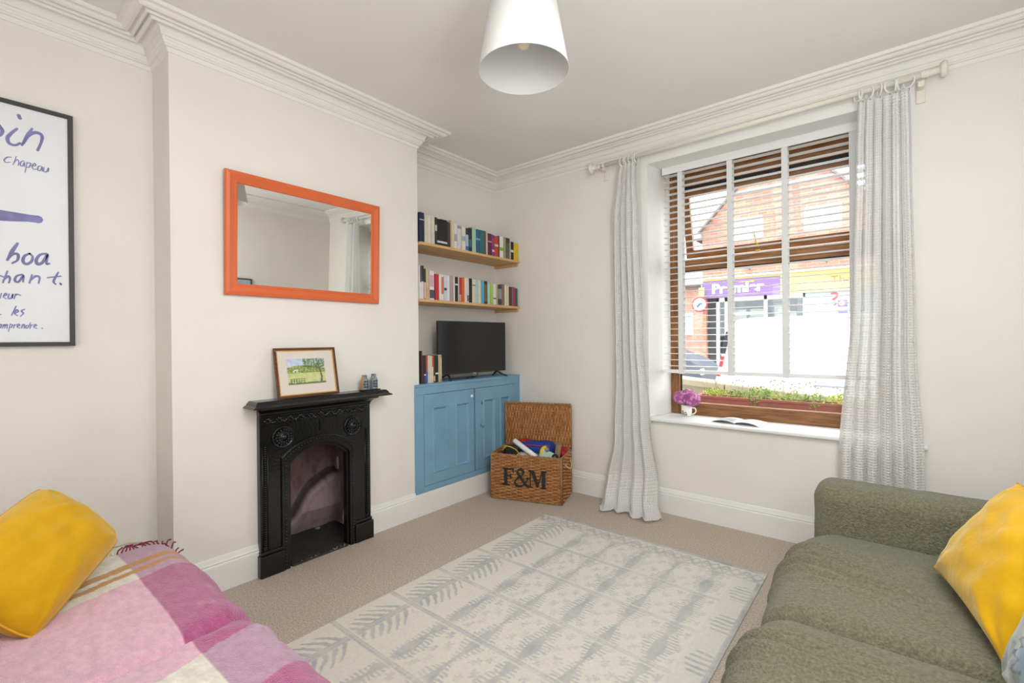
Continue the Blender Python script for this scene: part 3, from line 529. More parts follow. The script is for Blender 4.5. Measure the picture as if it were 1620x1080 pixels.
q.build('inner_beading', IRON, fp)
for s_ in (-1, 1):
    q = MB(); yy = s_*.335
    for k in range(46):            # rope moulding
        z = .17+k*.0128; q.ball((fx(XF)+.005, yy, z), .0092, n=8, m=6, sz=(.8, 1, .58))
    q.tube([(fx(XF)+.001, yy-.014, .15), (fx(XF)+.001, yy-.014, .76)], .003, 6); q.tube([(fx(XF)+.001, yy+.014, .15), (fx(XF)+.001, yy+.014, .76)], .003, 6)
    q.build('rope_moulding', IRON, fp)
    q = MB(); q.box(.0005, fx(-2.793), min(s_*.372, s_*.232), max(s_*.372, s_*.232), 0, .125); q.prism([(.0005, .125), (fx(-2.793), .125), (fx(-2.80), .137), (fx(-2.805), .150), (.0005, .150)], min(s_*.368, s_*.25), max(s_*.368, s_*.25), axis='y') if False else q.box(.0005, fx(-2.803), min(s_*.366, s_*.24), max(s_*.366, s_*.24), .125, .145)
    bevel(q.build('plinth_block', IRON, fp), .005)
    q = MB(); ry = s_*.23; Mx = T(fx(XF), ry, .787) @ RY(math.pi/2)      # roundels
    q.lathe([(.066, 0), (.066, .006), (.062, .010), (.056, .006), (.050, .004), (.030, .010), (.016, .012), (.014, .018), (.008, .021), (0, .022)], 30, M=Mx)
    for ring, nb, rr in ((.043, 16, .008), (.028, 12, .007), (.061, 34, .0035)):
        for k in range(nb):
            a = 2*math.pi*k/nb; q.ball(Mx @ Vector((ring*math.cos(a), ring*math.sin(a), .010)), rr, sz=(.9, 1, 1))
    q.build('roundel', IRON, fp)
q = MB()                           # frieze of cast leaves under the shelf
q.box(fx(XF)-.01, fx(XF)+.006, -.345, .345, .862, .868); q.box(fx(XF)-.01, fx(XF)+.008, -.36, .36, .918, .926)
rn = random.Random(4)
for k in range(60):
    y = -.335+.67*k/59; z = .893+.012*math.sin(k*1.1)
    q.ball((fx(XF)+.002, y, z), .010, sz=(.7, .8+.5*rn.random(), .7+.6*rn.random())); q.ball((fx(XF)+.002, y+.004, .893-.014*math.sin(k*1.1)), .006)
q.build('frieze', IRON, fp)
q = MB(); q.prism([(0, 0), (.014, 0), (.014, .006), (0, .006)], -.005, .13); q = MB()
q.box(fx(XF)-.006, fx(XF)+.007, -.004, .16, .795, .868); bevel(q.build('hood_plate', IRON, fp), .002)
q = MB()                           # flared cornice under the shelf
cor = [(0.0005, .925), (fx(XF)+.004, .925), (fx(XF)+.010, .935), (fx(XF)+.014, .940), (fx(XF)+.030, .952), (fx(XF)+.058, .962), (fx(XF)+.060, .976), (.0005, .976)]
for i, (x, z) in enumerate(cor[:-1]): pass
vs = []; m = len(cor)
for (x, z) in cor: e = max(0, x-fx(XF)-.0)*.55; vs.append((x, -.3625-e, z))
for (x, z) in cor: e = max(0, x-fx(XF)-.0)*.55; vs.append((x, .3625+e, z))
q.add(vs, [tuple(range(m)), tuple(range(m, 2*m))[::-1]] + [(i, m+i, m+(i+1) % m, (i+1) % m) for i in range(m)]); bevel(q.build('cornice', IRON, fp), .002)
q = MB()                           # mantel shelf with moulded edge on three sides
edge = [(0, .977), (-.0, .983), (-.006, .987), (-.016, .993), (-.020, 1.003), (-.026, 1.009), (-.032, 1.015)]
y0_, y1_, xf_ = 1.078-cy, 1.985-cy, fx(-2.705); vs = []
for dx, z in edge: vs += [(.0005, y0_-dx, z), (xf_+dx, y0_-dx, z), (xf_+dx, y1_+dx, z), (.0005, y1_+dx, z)]
fs = [(3, 2, 1, 0)] + [(i*4+k, i*4+(k+1) % 4, (i+1)*4+(k+1) % 4, (i+1)*4+k) for i in range(len(edge)-1) for k in range(4)] + [tuple(range((len(edge)-1)*4, len(edge)*4))]
q.add(vs, fs); bevel(q.build('mantel_shelf', IRON, fp), .0015)
# fire recess: back, cheeks and the plaster knee
def curve(u): return .10+.40/(1+math.exp(-(u-.55)*13))+.02*math.sin(u*15)
def fbcol(u, v):
    n = nz(u*3, v*3, 5, 2.2); n2 = nz(u*10, v*7, 1, 2.5); g = .5+.5*n; low = 1/(1+math.exp((v-curve(u))*60))
    base = (.20+.13*g+.12*low, .125+.10*g+.115*low, .13+.10*g+.12*low); k = 1-.35*max(0, n2)-.25*max(0, nz(u*20, v*8, 4, 1))
    d = v-curve(u)
    wd = .085*(1.15-u*.5); e_ = min((d+.012)/.015, (wd-d)/.02); k *= 1-.72*max(0, min(1, e_))
    return tuple(x*k for x in base)
def fbfn(u, v):
    y = 1.2805-cy+.589*u; z = .008+.740*v; c = curve(u); low = 1/(1+math.exp((v-c)*90))
    return (-.415+.085*low*min(1, v*4+.15)+.012*nz(u*4, v*4, 3, 1.5)*low, y, z)
FB = mat('pinkish_plaster_fireback', (.4, .3, .3), .7, attr='Col', bump=.6, bscale=22)
q = MB(); q.grid(fbfn, 150, 190, colfn=fbcol); q.build('fireback', FB, fp)
for yy, o_ in ((1.282, 0), (1.868, 9)):
    q = MB(); q.grid(lambda u, v: (-.415+.405*u, yy-cy+.004*nz(u*5, v*5, o_), .013+.735*v), 20, 30, colfn=lambda u, v: tuple(c*(.9+.4*nz(u*3, v*4, o_+2, 2)) for c in (.26, .19, .19))); q.build('fire_cheek', FB, fp)
q = MB(); q.box(-.42, -.001, 1.281-cy, 1.869-cy, .745, .755); q.build('throat_plate', BRK, fp)
q = MB(); q.box(-.52, -.45, 1.281-cy-.15, 1.869-cy+.15, -.05, .90); q.build('light_leak_backing', BRK, fp)  # added unseen backing that stops sky light leaking in behind the fireback
SL = mat('dark_slate', '#35332f', .6, var=.35, vscale=12, bump=.3, bscale=25)
q = MB(); q.box(-.42, -.002, 1.283-cy, 1.867-cy, .0005, .012); q.box(-.002, .050, -.184, .184, .0005, .012); bevel(q.build('hearth', SL, fp), .003)
ASH = mat('pale_ash_crumbs', '#8a8580', .95)
q = MB(); rn = random.Random(2)
for k in range(16): q.ball((.030+.02*rn.random(), -.17+.34*rn.random(), .013), .002+.004*rn.random())
for k in range(8): q.ball((-.365+.02*rn.random(), .17+.03*rn.random(), .016), .008)
q.build('ash_crumbs', ASH, fp); sc.objects['ash_crumbs']['kind'] = 'stuff'
# ================================================================ MIRROR
ORG = mat('orange_painted_frame', '#dc6a38', .35, var=.05, spec=.5); MIR = mat('mirror_glass', (.80, .80, .77), .01, 1)
tilt = .030
mr = thing('wall_mirror', 'rectangular mirror in an orange frame hanging on the chimney breast', 'mirror', (CHX+.004, 1.478, 1.612)); mr.rotation_euler = (0, tilt, 0)
W2, H2 = .4925, .685; prf = [(0, 0), (0, .014), (.004, .022), (.020, .024), (.030, .020), (.046, .015), (.050, .017), (.056, .016), (.062, .008)]
q = MB(); vs = []
for (yy, zz) in ((-W2, 0), (W2, 0), (W2, H2), (-W2, H2)):
    sy = 1 if yy < 0 else -1; sz_ = 1 if zz == 0 else -1
    vs += [(h, yy+sy*o_*1.08, zz+sz_*o_*1.08) for o_, h in prf]
m = len(prf); q.add(vs, [(j*m+k, j*m+k+1, ((j+1) % 4)*m+k+1, ((j+1) % 4)*m+k) for j in range(4) for k in range(m-1)]); q.build('frame', ORG, mr)
q = MB(); q.box(.004, .009, -W2+.06, W2-.06, .06, H2-.06); q.build('mirror_glass', MIR, mr)
# ================================================================ POSTER
FRM = mat('black_frame', (.035, .034, .034), .45); PAPER = mat('white_poster_paper', (.80, .81, .84), .35, var=.03, vscale=6)
INK = mat('violet_ink', '#8a86bd', .6, var=.35, vscale=12)
PX = -3.138; py1, pz0, pz1 = .419, 1.339, 2.462; py0 = -.36
po = thing('framed_poster', 'large framed poster with violet brush handwriting on the left wall', 'poster', (PX, (py0+py1)/2, pz0)); pyc = (py0+py1)/2
def pbox(nm, m_, bs): 
    q = MB()
    for x0, x1, a, b, c, d in bs: q.box(x0, x1, a-pyc, b-pyc, c-pz0, d-pz0)
    return bevel(q.build(nm, m_, po), .001)
t_ = .019
pbox('frame', FRM, [(.0, .024, py1-t_, py1, pz0, pz1), (.0, .024, py0, py0+t_, pz0, pz1), (.0, .024, py0+t_, py1-t_, pz0, pz0+t_), (.0, .024, py0+t_, py1-t_, pz1-t_, pz1)])
pbox('print', PAPER, [(.002, .016, py0+t_, py1-t_, pz0+t_, pz1-t_)])
words = [('word_sin', 0, 5), ('word_chapeau', 5, 14), ('brush_stroke', 14, 15), ('word_boa', 15, 18), ('word_hant', 18, 27), ('word_ieur', 27, 32), ('word_les', 32, 36), ('word_comprendre', 36, 99)]
STROKES[14] = (STROKES[14][0], [(-.16, STROKES[14][1][0][1]+.012), (0, STROKES[14][1][0][1]+.006)]+STROKES[14][1])
for wn_, wa, wb_ in words:
  q = MB()
  for si, (w_, pts) in enumerate(STROKES[wa:wb_]):
    P = catmull([Vector((0, y, z)) for y, z in pts], 6) if len(pts) > 2 else [Vector((0, y, z)) for y, z in pts]
    n = len(P); vs = []; hx = .0163+.00012*si
    for i, p in enumerate(P):
        t = (P[min(i+1, n-1)]-P[max(i-1, 0)]).normalized(); nn = Vector((0, -t.z, t.y)); k = w_/2*(.75+.35*math.sin(math.pi*min(1, i/(n-1)*1.2)))
        vs += [(hx, p.y+nn.y*k-pyc, p.z+nn.z*k-pz0), (hx, p.y-nn.y*k-pyc, p.z-nn.z*k-pz0)]
    q.add(vs, [(2*i, 2*i+1, 2*i+3, 2*i+2) for i in range(n-1)])
    for e in (P[0], P[-1]):
        q.add([(hx+.00005, e.y-pyc+w_*.42*math.cos(a*math.pi/4), e.z-pz0+w_*.42*math.sin(a*math.pi/4)) for a in range(8)], [tuple(range(8))])
  q.build(wn_, INK, po)
# ================================================================ PENDANT LAMP
SHD = bpy.data.materials.new('white_fabric_shade'); SHD.use_nodes = True
_N = SHD.node_tree.nodes; _L = SHD.node_tree.links; _b = _N['Principled BSDF']; _b.inputs['Base Color'].default_value = (.74, .73, .71, 1); _b.inputs['Roughness'].default_value = .8
_t = _N.new('ShaderNodeBsdfTranslucent'); _t.inputs['Color'].default_value = (.8, .78, .74, 1); _m = _N.new('ShaderNodeMixShader'); _m.inputs[0].default_value = .15
_L.new(_b.outputs[0], _m.inputs[1]); _L.new(_t.outputs[0], _m.inputs[2]); _L.new(_m.outputs[0], _N['Material Output'].inputs['Surface'])
PZ = 2.46; pc = (-1.189, 1.538)
pl = thing('pendant_lamp', 'white tapered fabric pendant shade hanging from the ceiling', 'lamp', (pc[0], pc[1], HC))
rb, rtp, hh2 = .186, .135, .29; z0 = PZ-HC
q = MB(); q.lathe([(rb, z0), (rtp, z0+hh2), (rtp-.002, z0+hh2), (rb-.002, z0)], 64); q.build('lamp_shade', SHD, pl)
WIR = mat('white_wire', (.75, .74, .72), .4)
q = MB()
for r, z in ((rb, z0),): q.tube([(r*math.cos(a), r*math.sin(a), z) for a in [2*math.pi*k/64 for k in range(65)]], .0018, 6, caps=False)
q.build('shade_ring', WIR, pl); q = MB(); q.tube([(rtp*math.cos(a), rtp*math.sin(a), z0+hh2) for a in [2*math.pi*k/48 for k in range(49)]], .0018, 6, caps=False)
for k in range(3): a = .9+k*2*math.pi/3; q.tube([(rtp*math.cos(a), rtp*math.sin(a), z0+hh2-.003), (.02*math.cos(a), .02*math.sin(a), z0+hh2-.035)], .0016, 6)
q.build('shade_ring', WIR, pl)
q = MB(); q.tube([(0, 0, -.02), (0, 0, z0+hh2-.03)], .003, 8); q.lathe([(0, -.001), (.045, -.001), (.045, -.012), (.02, -.03), (0, -.03)], 24); q.build('ceiling_flex', WIR, pl)
q = MB(); q.lathe([(.018, z0+hh2-.02), (.019, z0+hh2-.07), (.016, z0+hh2-.075), (0, z0+hh2-.075)], 16); q.build('lamp_holder', WIR, pl)
q = MB(); q.lathe([(.012, z0+.195), (.014, z0+.18), (.024, z0+.155), (.030, z0+.13), (.028, z0+.11), (.018, z0+.095), (0, z0+.09)], 20); q.build('light_bulb', mat('frosted_bulb', (.9, .8, .6), .3), pl)
# ================================================================ LEANING PICTURE + ORNAMENTS ON THE MANTEL
MT = 1.0155
th_ = math.radians(12); Mp = T(0, 0, 0)
pic = thing('framed_watercolour', 'small landscape watercolour in a brown wooden frame leaning on the mantel shelf', 'picture', (-2.772, 1.425, MT+.0005)); pic.rotation_euler = (0, -.20, 0)
pw, ph_ = .193, .300
MAH = wood('mahogany_frame', '#4a2815', '#6b3f22', 'Y', 8, .35); GLD = mat('gilt_slip', '#cfa45c', .4, .6); MNT = mat('cream_mount', '#ded3c8', .8)
q = MB(); tt = .014
for a, b, c, d in ((-pw, -pw+tt, 0, ph_), (pw-tt, pw, 0, ph_), (-pw+tt, pw-tt, 0, tt), (-pw+tt, pw-tt, ph_-tt, ph_)): q.box(0, .014, a, b, c, d)
bevel(q.build('frame', MAH, pic), .002)
q = MB()
for a, b, c, d in ((-pw+tt, -pw+tt+.006, tt, ph_-tt), (pw-tt-.006, pw-tt, tt, ph_-tt), (-pw+tt+.006, pw-tt-.006, tt, tt+.006), (-pw+tt+.006, pw-tt-.006, ph_-tt-.006, ph_-tt)): q.box(.002, .010, a, b, c, d)
q.build('gilt_slip', GLD, pic)
q = MB(); q.box(.001, .006, -pw+tt, pw-tt, tt, ph_-tt); q.build('mount', MNT, pic)
def paint(u, v):
    n = nz(u*6, v*6, 2, 1.6); n2 = nz(u*22, v*22, 7, 1.3)
    c = (.62, .66, .30)
    hill = .62+.12*math.sin(u*3.0+.3)+.03*n
    if v > hill: c = (.52+.2*n, .60+.15*n, .78)
    elif v > .44: c = (.42+.25*n, .46+.2*n, .14) if n2 > -.05 else (.16, .22, .07)
    if .14 < u < .30 and .47 < v < .57: c = (.72, .74, .74) if n2 > -.1 else (.10, .14, .06)
    if v < .44: c = (.58+.12*n, .62+.1*n, .26)
    tx = .86+.03*math.sin(v*6)
    if abs(u-tx) < .022+.05*max(0, .2-v)*1.5 and v < .9: c = (.16, .13, .06)
    if v > .60+.22*abs(u-.75) and u > .42 and n2 > -.16: c = (.13+.1*n, .22+.1*n, .06)
    if .04 < u < .46 and (abs(v-.22) < .012 or abs(v-.13) < .01 or (.06 < v < .22 and math.sin(u*95) > .75)): c = (.10, .12, .12)
    if .76 < u < .82 and .12 < v < .30: c = (.55, .58, .62)
    if v < .07+.05*nz(u*9, 1): c = (.14, .22, .08)
    return c
q = MB(); iw, ih = .118, .078; q.grid(lambda u, v: (.0066, -iw-.004+2*iw*u, .155-ih+2*ih*v), 90, 60, colfn=paint, smooth=False); q.build('watercolour_print', mat('watercolour_paper', (.5, .5, .4), .8, attr='Col'), pic)
# two tiny glass-and-metal gabled houses on a dark tray
SIL = mat('silvered_glass', '#9aa4ac', .25, .6, var=.5, vscale=90); TAN = mat('tan_ceramic', '#b58f6c', .5)
tr = thing('ornament_tray', 'thin dark tray under the two little houses at the right end of the mantel shelf', 'tray', (-2.775, 1.855, MT))
q = MB(); q.box(-.022, .022, -.070, .066, 0, .008); bevel(q.build('tray_base', IRON, tr), .002)
for yy, w_, h_, lab, mm in ((1.812, .052, .098, 'small gabled house ornament with a tan side wall, left of the pair on the mantel', TAN), (1.882, .046, .102, 'small silvery patterned house ornament, right of the pair on the mantel', SIL)):
    hs = thing('house_ornament', lab, 'ornament', (-2.776, yy, MT+.0085), group='little house ornaments')
    q = MB(); g = [(-w_/2, 0), (w_/2, 0), (w_/2, h_*.58), (w_*.2, h_*.86), (w_*.2, h_), (-w_*.2, h_), (-w_*.2, h_*.86), (-w_/2, h_*.58)]
    q.prism(g, -.018, .012, axis='x'); bevel(q.build('body', mm, hs), .0015)
    q = MB(); q.prism([(a*.9, b*.97+.001) for a, b in g], .0125, .0165, axis='x'); bevel(q.build('facade', SIL, hs), .001)
    q = MB()
    for r_ in range(3):
        for c_ in (-1, 1): q.box(.0166, .0185, c_*w_*.2-.006, c_*w_*.2+.006, .012+r_*.018, .023+r_*.018)
    q.build('window', mat('dark_window_print', '#2b3440', .3), hs)
# ================================================================ WICKER HAMPER
WKS = [mat('honey_willow_%s' % n_, c_, .45, var=.25, vscale=40, spec=.4) for n_, c_ in (('mid', '#bf8450'), ('light', '#cb925a'), ('dark', '#ad7240'), ('pale', '#d0a068'))]
A_ = Vector((-2.690, 2.982)); ha = math.radians(19.2); HWd, HDp, HHt = .612, .350, .385
hm = thing('wicker_hamper', 'open wicker hamper with black initials, full of toys beside the cupboard', 'hamper', (A_.x, A_.y, 0), ha)
def weave(mb, P0, U, V, N_, lu, lv, pu, pv, swap=False, seed=0):
    """woven willow panel: upright stakes with strands passing in front of and behind them"""
    P0, U, V, N_ = map(Vector, (P0, U, V, N_)); rn = random.Random(seed); rows = max(2, round(lv/pv)); pv = lv/rows; cols = max(2, round(lu/pu)); pu = lu/cols
    for c in range(cols+1):
        a = min(max(c*pu, .006), lu-.006); mb.tube([P0+U*a+V*(lv*k/3)-N_*.001 for k in range(4)], .0045, 6, mi=rn.choice((0, 1)))
    for r in range(rows):
        ph = r % 2; b = (r+.5)*pv; n = cols*6; j = [rn.uniform(-.0008, .0008) for _ in range(4)]
        pts = []
        for k in range(n+1):
            a = .004+(lu-.008)*k/n; s_ = math.cos(math.pi*(a/pu+ph)); s_ = math.copysign(abs(s_)**.75, s_)
            pts.append(P0+U*a+V*(b+j[k % 4]*.6+.0006*math.sin(a*40+r))+N_*(.0078*s_))
        cuts = [0]+list(range(3, n, 6))+[n]
        for s0, s1 in zip(cuts, cuts[1:]): mb.tube(pts[s0:s1+1], pv*.52, 6, mi=rn.choice((0, 0, 0, 1, 1, 2)), caps=False)
q = MB(); h_ = HHt
weave(q, (0, 0, .012), (1, 0, 0), (0, 0, 1), (0, -1, 0), HWd, h_-.02, .051, .0135, seed=1); q.build('front_panel', WKS, hm)
q = MB(); weave(q, (HWd, 0, .012), (0, 1, 0), (0, 0, 1), (1, 0, 0), HDp, h_-.02, .051, .0135, seed=2); q.build('side_panel', WKS, hm)
q = MB(); weave(q, (0, HDp, .012), (0, -1, 0), (0, 0, 1), (-1, 0, 0), HDp, h_-.02, .051, .0135, seed=3); q.build('side_panel', WKS, hm)
q = MB(); weave(q, (HWd, HDp, .012), (-1, 0, 0), (0, 0, 1), (0, 1, 0), HWd, h_-.02, .051, .0135, seed=4); q.build('back_panel', WKS, hm)
WKP = mat('honey_wicker_rods', (.42, .22, .085), .5, var=.3, vscale=60, bump=.5, bscale=200)
q = MB(); q.box(.012, HWd-.012, .012, HDp-.012, .012, .02)
wi = .012
for a, b, c, d in ((wi, HWd-wi, wi, wi+.004), (wi, HWd-wi, HDp-wi-.004, HDp-wi), (wi, wi+.004, wi, HDp-wi), (HWd-wi-.004, HWd-wi, wi, HDp-wi)): q.box(a, b, c, d, .02, h_-.012)
q.build('inner_lining', WKP, hm)
q = MB()
def braid(mb, a, b, r=.008, tw=40):
    a, b = Vector(a), Vector(b); L_ = (b-a).length; d = (b-a).normalized(); o = d.orthogonal().normalized(); o2 = d.cross(o)
    for ph in (0, math.pi):
        n = int(L_/.012); mb.tube([a+d*(L_*k/n)+(o*math.cos(L_*k/n*95+ph)+o2*math.sin(L_*k/n*95+ph))*r*.55 for k in range(n+1)], r*.62, 6)
c4 = [(0, 0), (HWd, 0), (HWd, HDp), (0, HDp)]
for zz in (.010, h_-.004):
    for i in range(4): braid(q, (*c4[i], zz), (*c4[(i+1) % 4], zz))
for x, y in c4: q.tube([(x, y, 0.004), (x, y, h_)], .008, 8)
q.build('rim', WKP, hm)
q = MB()  # side rope handle
q.tube(catmull([(HWd+.006, .10, .31), (HWd+.03, .13, .275), (HWd+.034, .19, .262), (HWd+.03, .25, .275), (HWd+.006, .28, .31)]), .008, 8); tag(q.build('rope_handle', mat('pale_rope', '#c9a878', .8), hm), 'pale rope handle')
LT = math.radians(0)
lid = bpy.data.objects.new('lid', None); sc.collection.objects.link(lid); lid.parent = hm; lid.location = (0, HDp+.006, h_+.004); lid.rotation_euler = (-LT, 0, 0)
LH = .385
q = MB(); weave(q, (HWd, 0, .01), (0, 0, 1), (-1, 0, 0), (0, -1, 0), LH-.02, HWd, .055, .0135, seed=7); q.build('lid_panel', WKS, lid)
q = MB(); q.box(.004, HWd-.004, .007, .009, .01, LH-.01); q.build('lid_back', WKS, lid)
q = MB(); braid(q, (0, 0, .004), (HWd, 0, .004)); braid(q, (0, 0, LH), (HWd, 0, LH), .010); q.tube([(0, 0, 0), (0, 0, LH)], .009, 8); q.tube([(HWd, 0, 0), (HWd, 0, LH)], .009, 8); q.build('lid_rim', WKP, lid)
# painted initials on the front
PAINT = mat('black_stencil_paint', (.02, .02, .02), .6)
q = MB(); yF = -.0160
def let(poly, dx=0): q.prism([(x+dx, z) for x, z in poly], yF, yF+.0015, axis='y')
def rect(x0, x1, z0, z1): let([(x0, z0), (x1, z0), (x1, z1), (x0, z1)])
rect(.122, .150, .132, .274); rect(.104, .168, .129, .140); rect(.104, .210, .264, .275); let([(.200, .238), (.210, .236), (.210, .275), (.196, .266)]); rect(.150, .180, .202, .212); let([(.176, .186), (.186, .186), (.186, .228), (.176, .228)])
rect(.338, .372, .129, .139); rect(.350, .359, .134, .268); rect(.336, .372, .262, .272); let([(.352, .272), (.384, .272), (.428, .160), (.416, .132), (.408, .132)]); let([(.416, .132), (.424, .150), (.462, .272), (.452, .272), (.410, .140)]); rect(.452, .482, .132, .272); rect(.446, .492, .262, .273); rect(.442, .492, .129, .139)
P = catmull([(.335, .200), (.318, .175), (.290, .142), (.262, .131), (.230, .138), (.218, .160), (.232, .186), (.262, .208), (.288, .232), (.290, .258), (.270, .272), (.248, .264), (.243, .244), (.258, .218), (.290, .176), (.318, .142), (.342, .132)] and [(a, 0, b) for a, b in [(.335, .200), (.318, .175), (.290, .142), (.262, .131), (.230, .138), (.218, .160), (.232, .186), (.262, .208), (.288, .232), (.290, .258), (.270, .272), (.248, .264), (.243, .244), (.258, .218), (.290, .176), (.318, .142), (.342, .132)]], 6)
n = len(P); vs = []
for i, p in enumerate(P):
    t = (P[min(i+1, n-1)]-P[max(i-1, 0)]).normalized(); nn = Vector((-t.z, 0, t.x)); k = .0055+.008*abs(t.z*.5-t.x*.6 if True else 0)*1.1
    vs += [(p.x+nn.x*k, yF, p.z+nn.z*k), (p.x-nn.x*k, yF, p.z-nn.z*k)]
q.add(vs, [(2*i, 2*i+1, 2*i+3, 2*i+2) for i in range(n-1)]); rect(.318, .346, .196, .206)
tag(q.build('painted_initials', PAINT, hm), 'black painted initials F and M with an ampersand')
# toys inside the hamper (hamper frame -> world)
HM = T(A_.x, A_.y, 0) @ RZ(ha)
def hpt(x, y, z): return HM @ Vector((x, y, z))
def toy(name, label, cat, parts, loc, rz=0, rx=0, ry=0):
    p = hpt(*loc); t = thing(name, label, cat, p, ha+rz); t.rotation_euler = (rx, ry, ha+rz)
    for nm, mb, m_ in parts: mb.build(nm, m_, t)
    return t
BLU = mat('royal_blue_nylon', '#1c3f9c', .55, var=.15, vscale=20, bump=.4, bscale=25); REDN = mat('red_nylon', '#b3202a', .5); YEL = mat('yellow_plastic', '#e3c81a', .35)
DKN = mat('dark_navy_nylon', '#20232c', .6)
b1 = MB(); b1.rbox(-.17, .17, -.09, .09, 0, .13, .055, disp=lambda p: .006*nz(p.x*12, p.y*12, p.z*12))
b2 = MB(); b2.rbox(-.175, -.05, -.07, .11, .02, .136, .05)
b3 = MB(); b3.tube(catmull([(-.15, -.078, .10), (0, -.096, .112), (.15, -.078, .10)]), .004, 6)
b4 = MB(); b4.rbox(-.13, .13, -.096, -.02, .005, .06, .02)
toy('toy_bag', 'rounded royal blue bag with red trim lying on top of the toys', 'bag', [('body', b1, BLU), ('end_panel', b2, REDN), ('zip', b3, REDN), ('dark_pocket', b4, DKN)], (.33, .215, .335), .02)
b1 = MB(); b1.lathe([(0, -.13), (.020, -.13), (.022, -.128), (.022, .13), (.020, .132), (0, .132)], 24); b2 = MB(); b2.grid(lambda u, v: (.0226*math.cos(3.6+1.6*u), .0226*math.sin(3.6+1.6*u), -.128+.25*v), 10, 4)
t = toy('toy_tube', 'white and sky blue plastic tube slanting across the toys', 'toy', [('tube', b1, mat('white_plastic', (.85, .86, .87), .3)), ('blue_band', b2, mat('sky_blue_plastic', '#5fb0dc', .3))], (.262, .10, .385), 0)
t.rotation_euler = Vector((.70, -.15, .50)).to_track_quat('X', 'Z').to_euler(); dd = (hpt(.365, .06, .375)-hpt(.185, .12, .465)); t.rotation_euler = dd.to_track_quat('Z', 'X').to_euler(); t.location = (hpt(.365, .06, .375)+hpt(.185, .12, .465))/2
b1 = MB(); b1.tube(catmull([(0, 0, 0), (.005, 0, .05), (.012, 0, .08), (.03, 0, .10), (.05, 0, .105)]), [.016]*24+[.018], 8); b1.box(-.012, .02, -.016, .016, -.02, .04); b2 = MB(); b2.ball((.055, 0, .085), .02, n=12, m=8)
toy('toy_torch', 'bright yellow plastic toy with a crooked neck sticking up from the hamper', 'toy', [('body', b1, YEL), ('lens', b2, mat('grey_lens', '#7d8388', .2))], (.425, .05, .350))
b1 = MB(); b1.rbox(-.07, .07, -.05, .05, -.04, .05, .03); b2 = MB()
for k in range(3): b2.tube(catmull([(-.075, -.055+.01*k, .01+.02*k), (-.02, -.062, .055), (.05, -.058, .03), (.085, -.05, -.01)]), .004, 6)
toy('toy_backpack', 'black toy pack with yellow straps at the left end of the hamper', 'toy', [('body', b1, mat('black_nylon', '#1b1d1f', .6)), ('strap', b2, mat('yellow_strap', '#c9a81f', .6))], (.155, .10, .39))
b1 = MB(); b1.box(-.05, .05, -.003, .003, -.03, .055); toy('toy_card', 'pale green folded card in front of the toys', 'card', [('card', b1, mat('pale_green_card', '#b9d2be', .7))], (.475, .045, .375), .25, ry=.4)
b1 = MB(); b1.box(-.022, .022, -.03, .03, 0, .10); toy('wooden_block', 'grey-brown wooden block standing at the right end of the hamper', 'block', [('block', b1, wood('grey_wood', '#8a7358', '#a58c6c', 'Z', 6))], (.535, .17, .362), .3, ry=.12)
b1 = MB(); b1.ball((0, 0, 0), .034, n=14, m=10); b2 = MB(); b2.box(-.02, .035, -.02, .02, .01, .055); toy('toy_car', 'red toy with a dark wheel in the right corner of the hamper', 'toy', [('body', b2, REDN), ('shell', b1, REDN)], (.568, .235, .368))
b1 = MB(); b1.lathe([(0, -.012), (.022, -.012), (.026, -.006), (.026, .006), (.022, .012), (0, .012)], 18, M=RX(math.pi/2)); b2 = MB(); b2.lathe([(0, -.014), (.01, -.014), (.01, .014), (0, .014)], 12, M=RX(math.pi/2)); toy('rolling_disc', 'small black toy wheel at the front rim of the hamper', 'toy', [('tyre', b1, mat('black_rubber', '#151515', .7)), ('wheel_hub', b2, mat('grey_hub', '#6b6b6e', .4))], (.545, .06, .378))
# jumble below, so the hamper is really full
for k, (x, y, c) in enumerate([(.10, .25, '#6d4a8a'), (.24, .12, '#c9c1b4'), (.40, .12, '#3f5f7a'), (.52, .30, '#a98f6c'), (.12, .30, '#46525a')]):
    b1 = MB(); b1.rbox(-.06, .06, -.055, .055, -.05, .05, .02); nm_ = ['violet', 'cream', 'slate blue', 'sand', 'grey'][k]
    toy('soft_toy_cube', nm_+' soft cube half buried among the toys in the hamper', 'toy', [('cube', b1, mat('toy_fabric_%s' % nm_.replace(' ', '_'), c, .8))], (x, y, .335), k*.5)
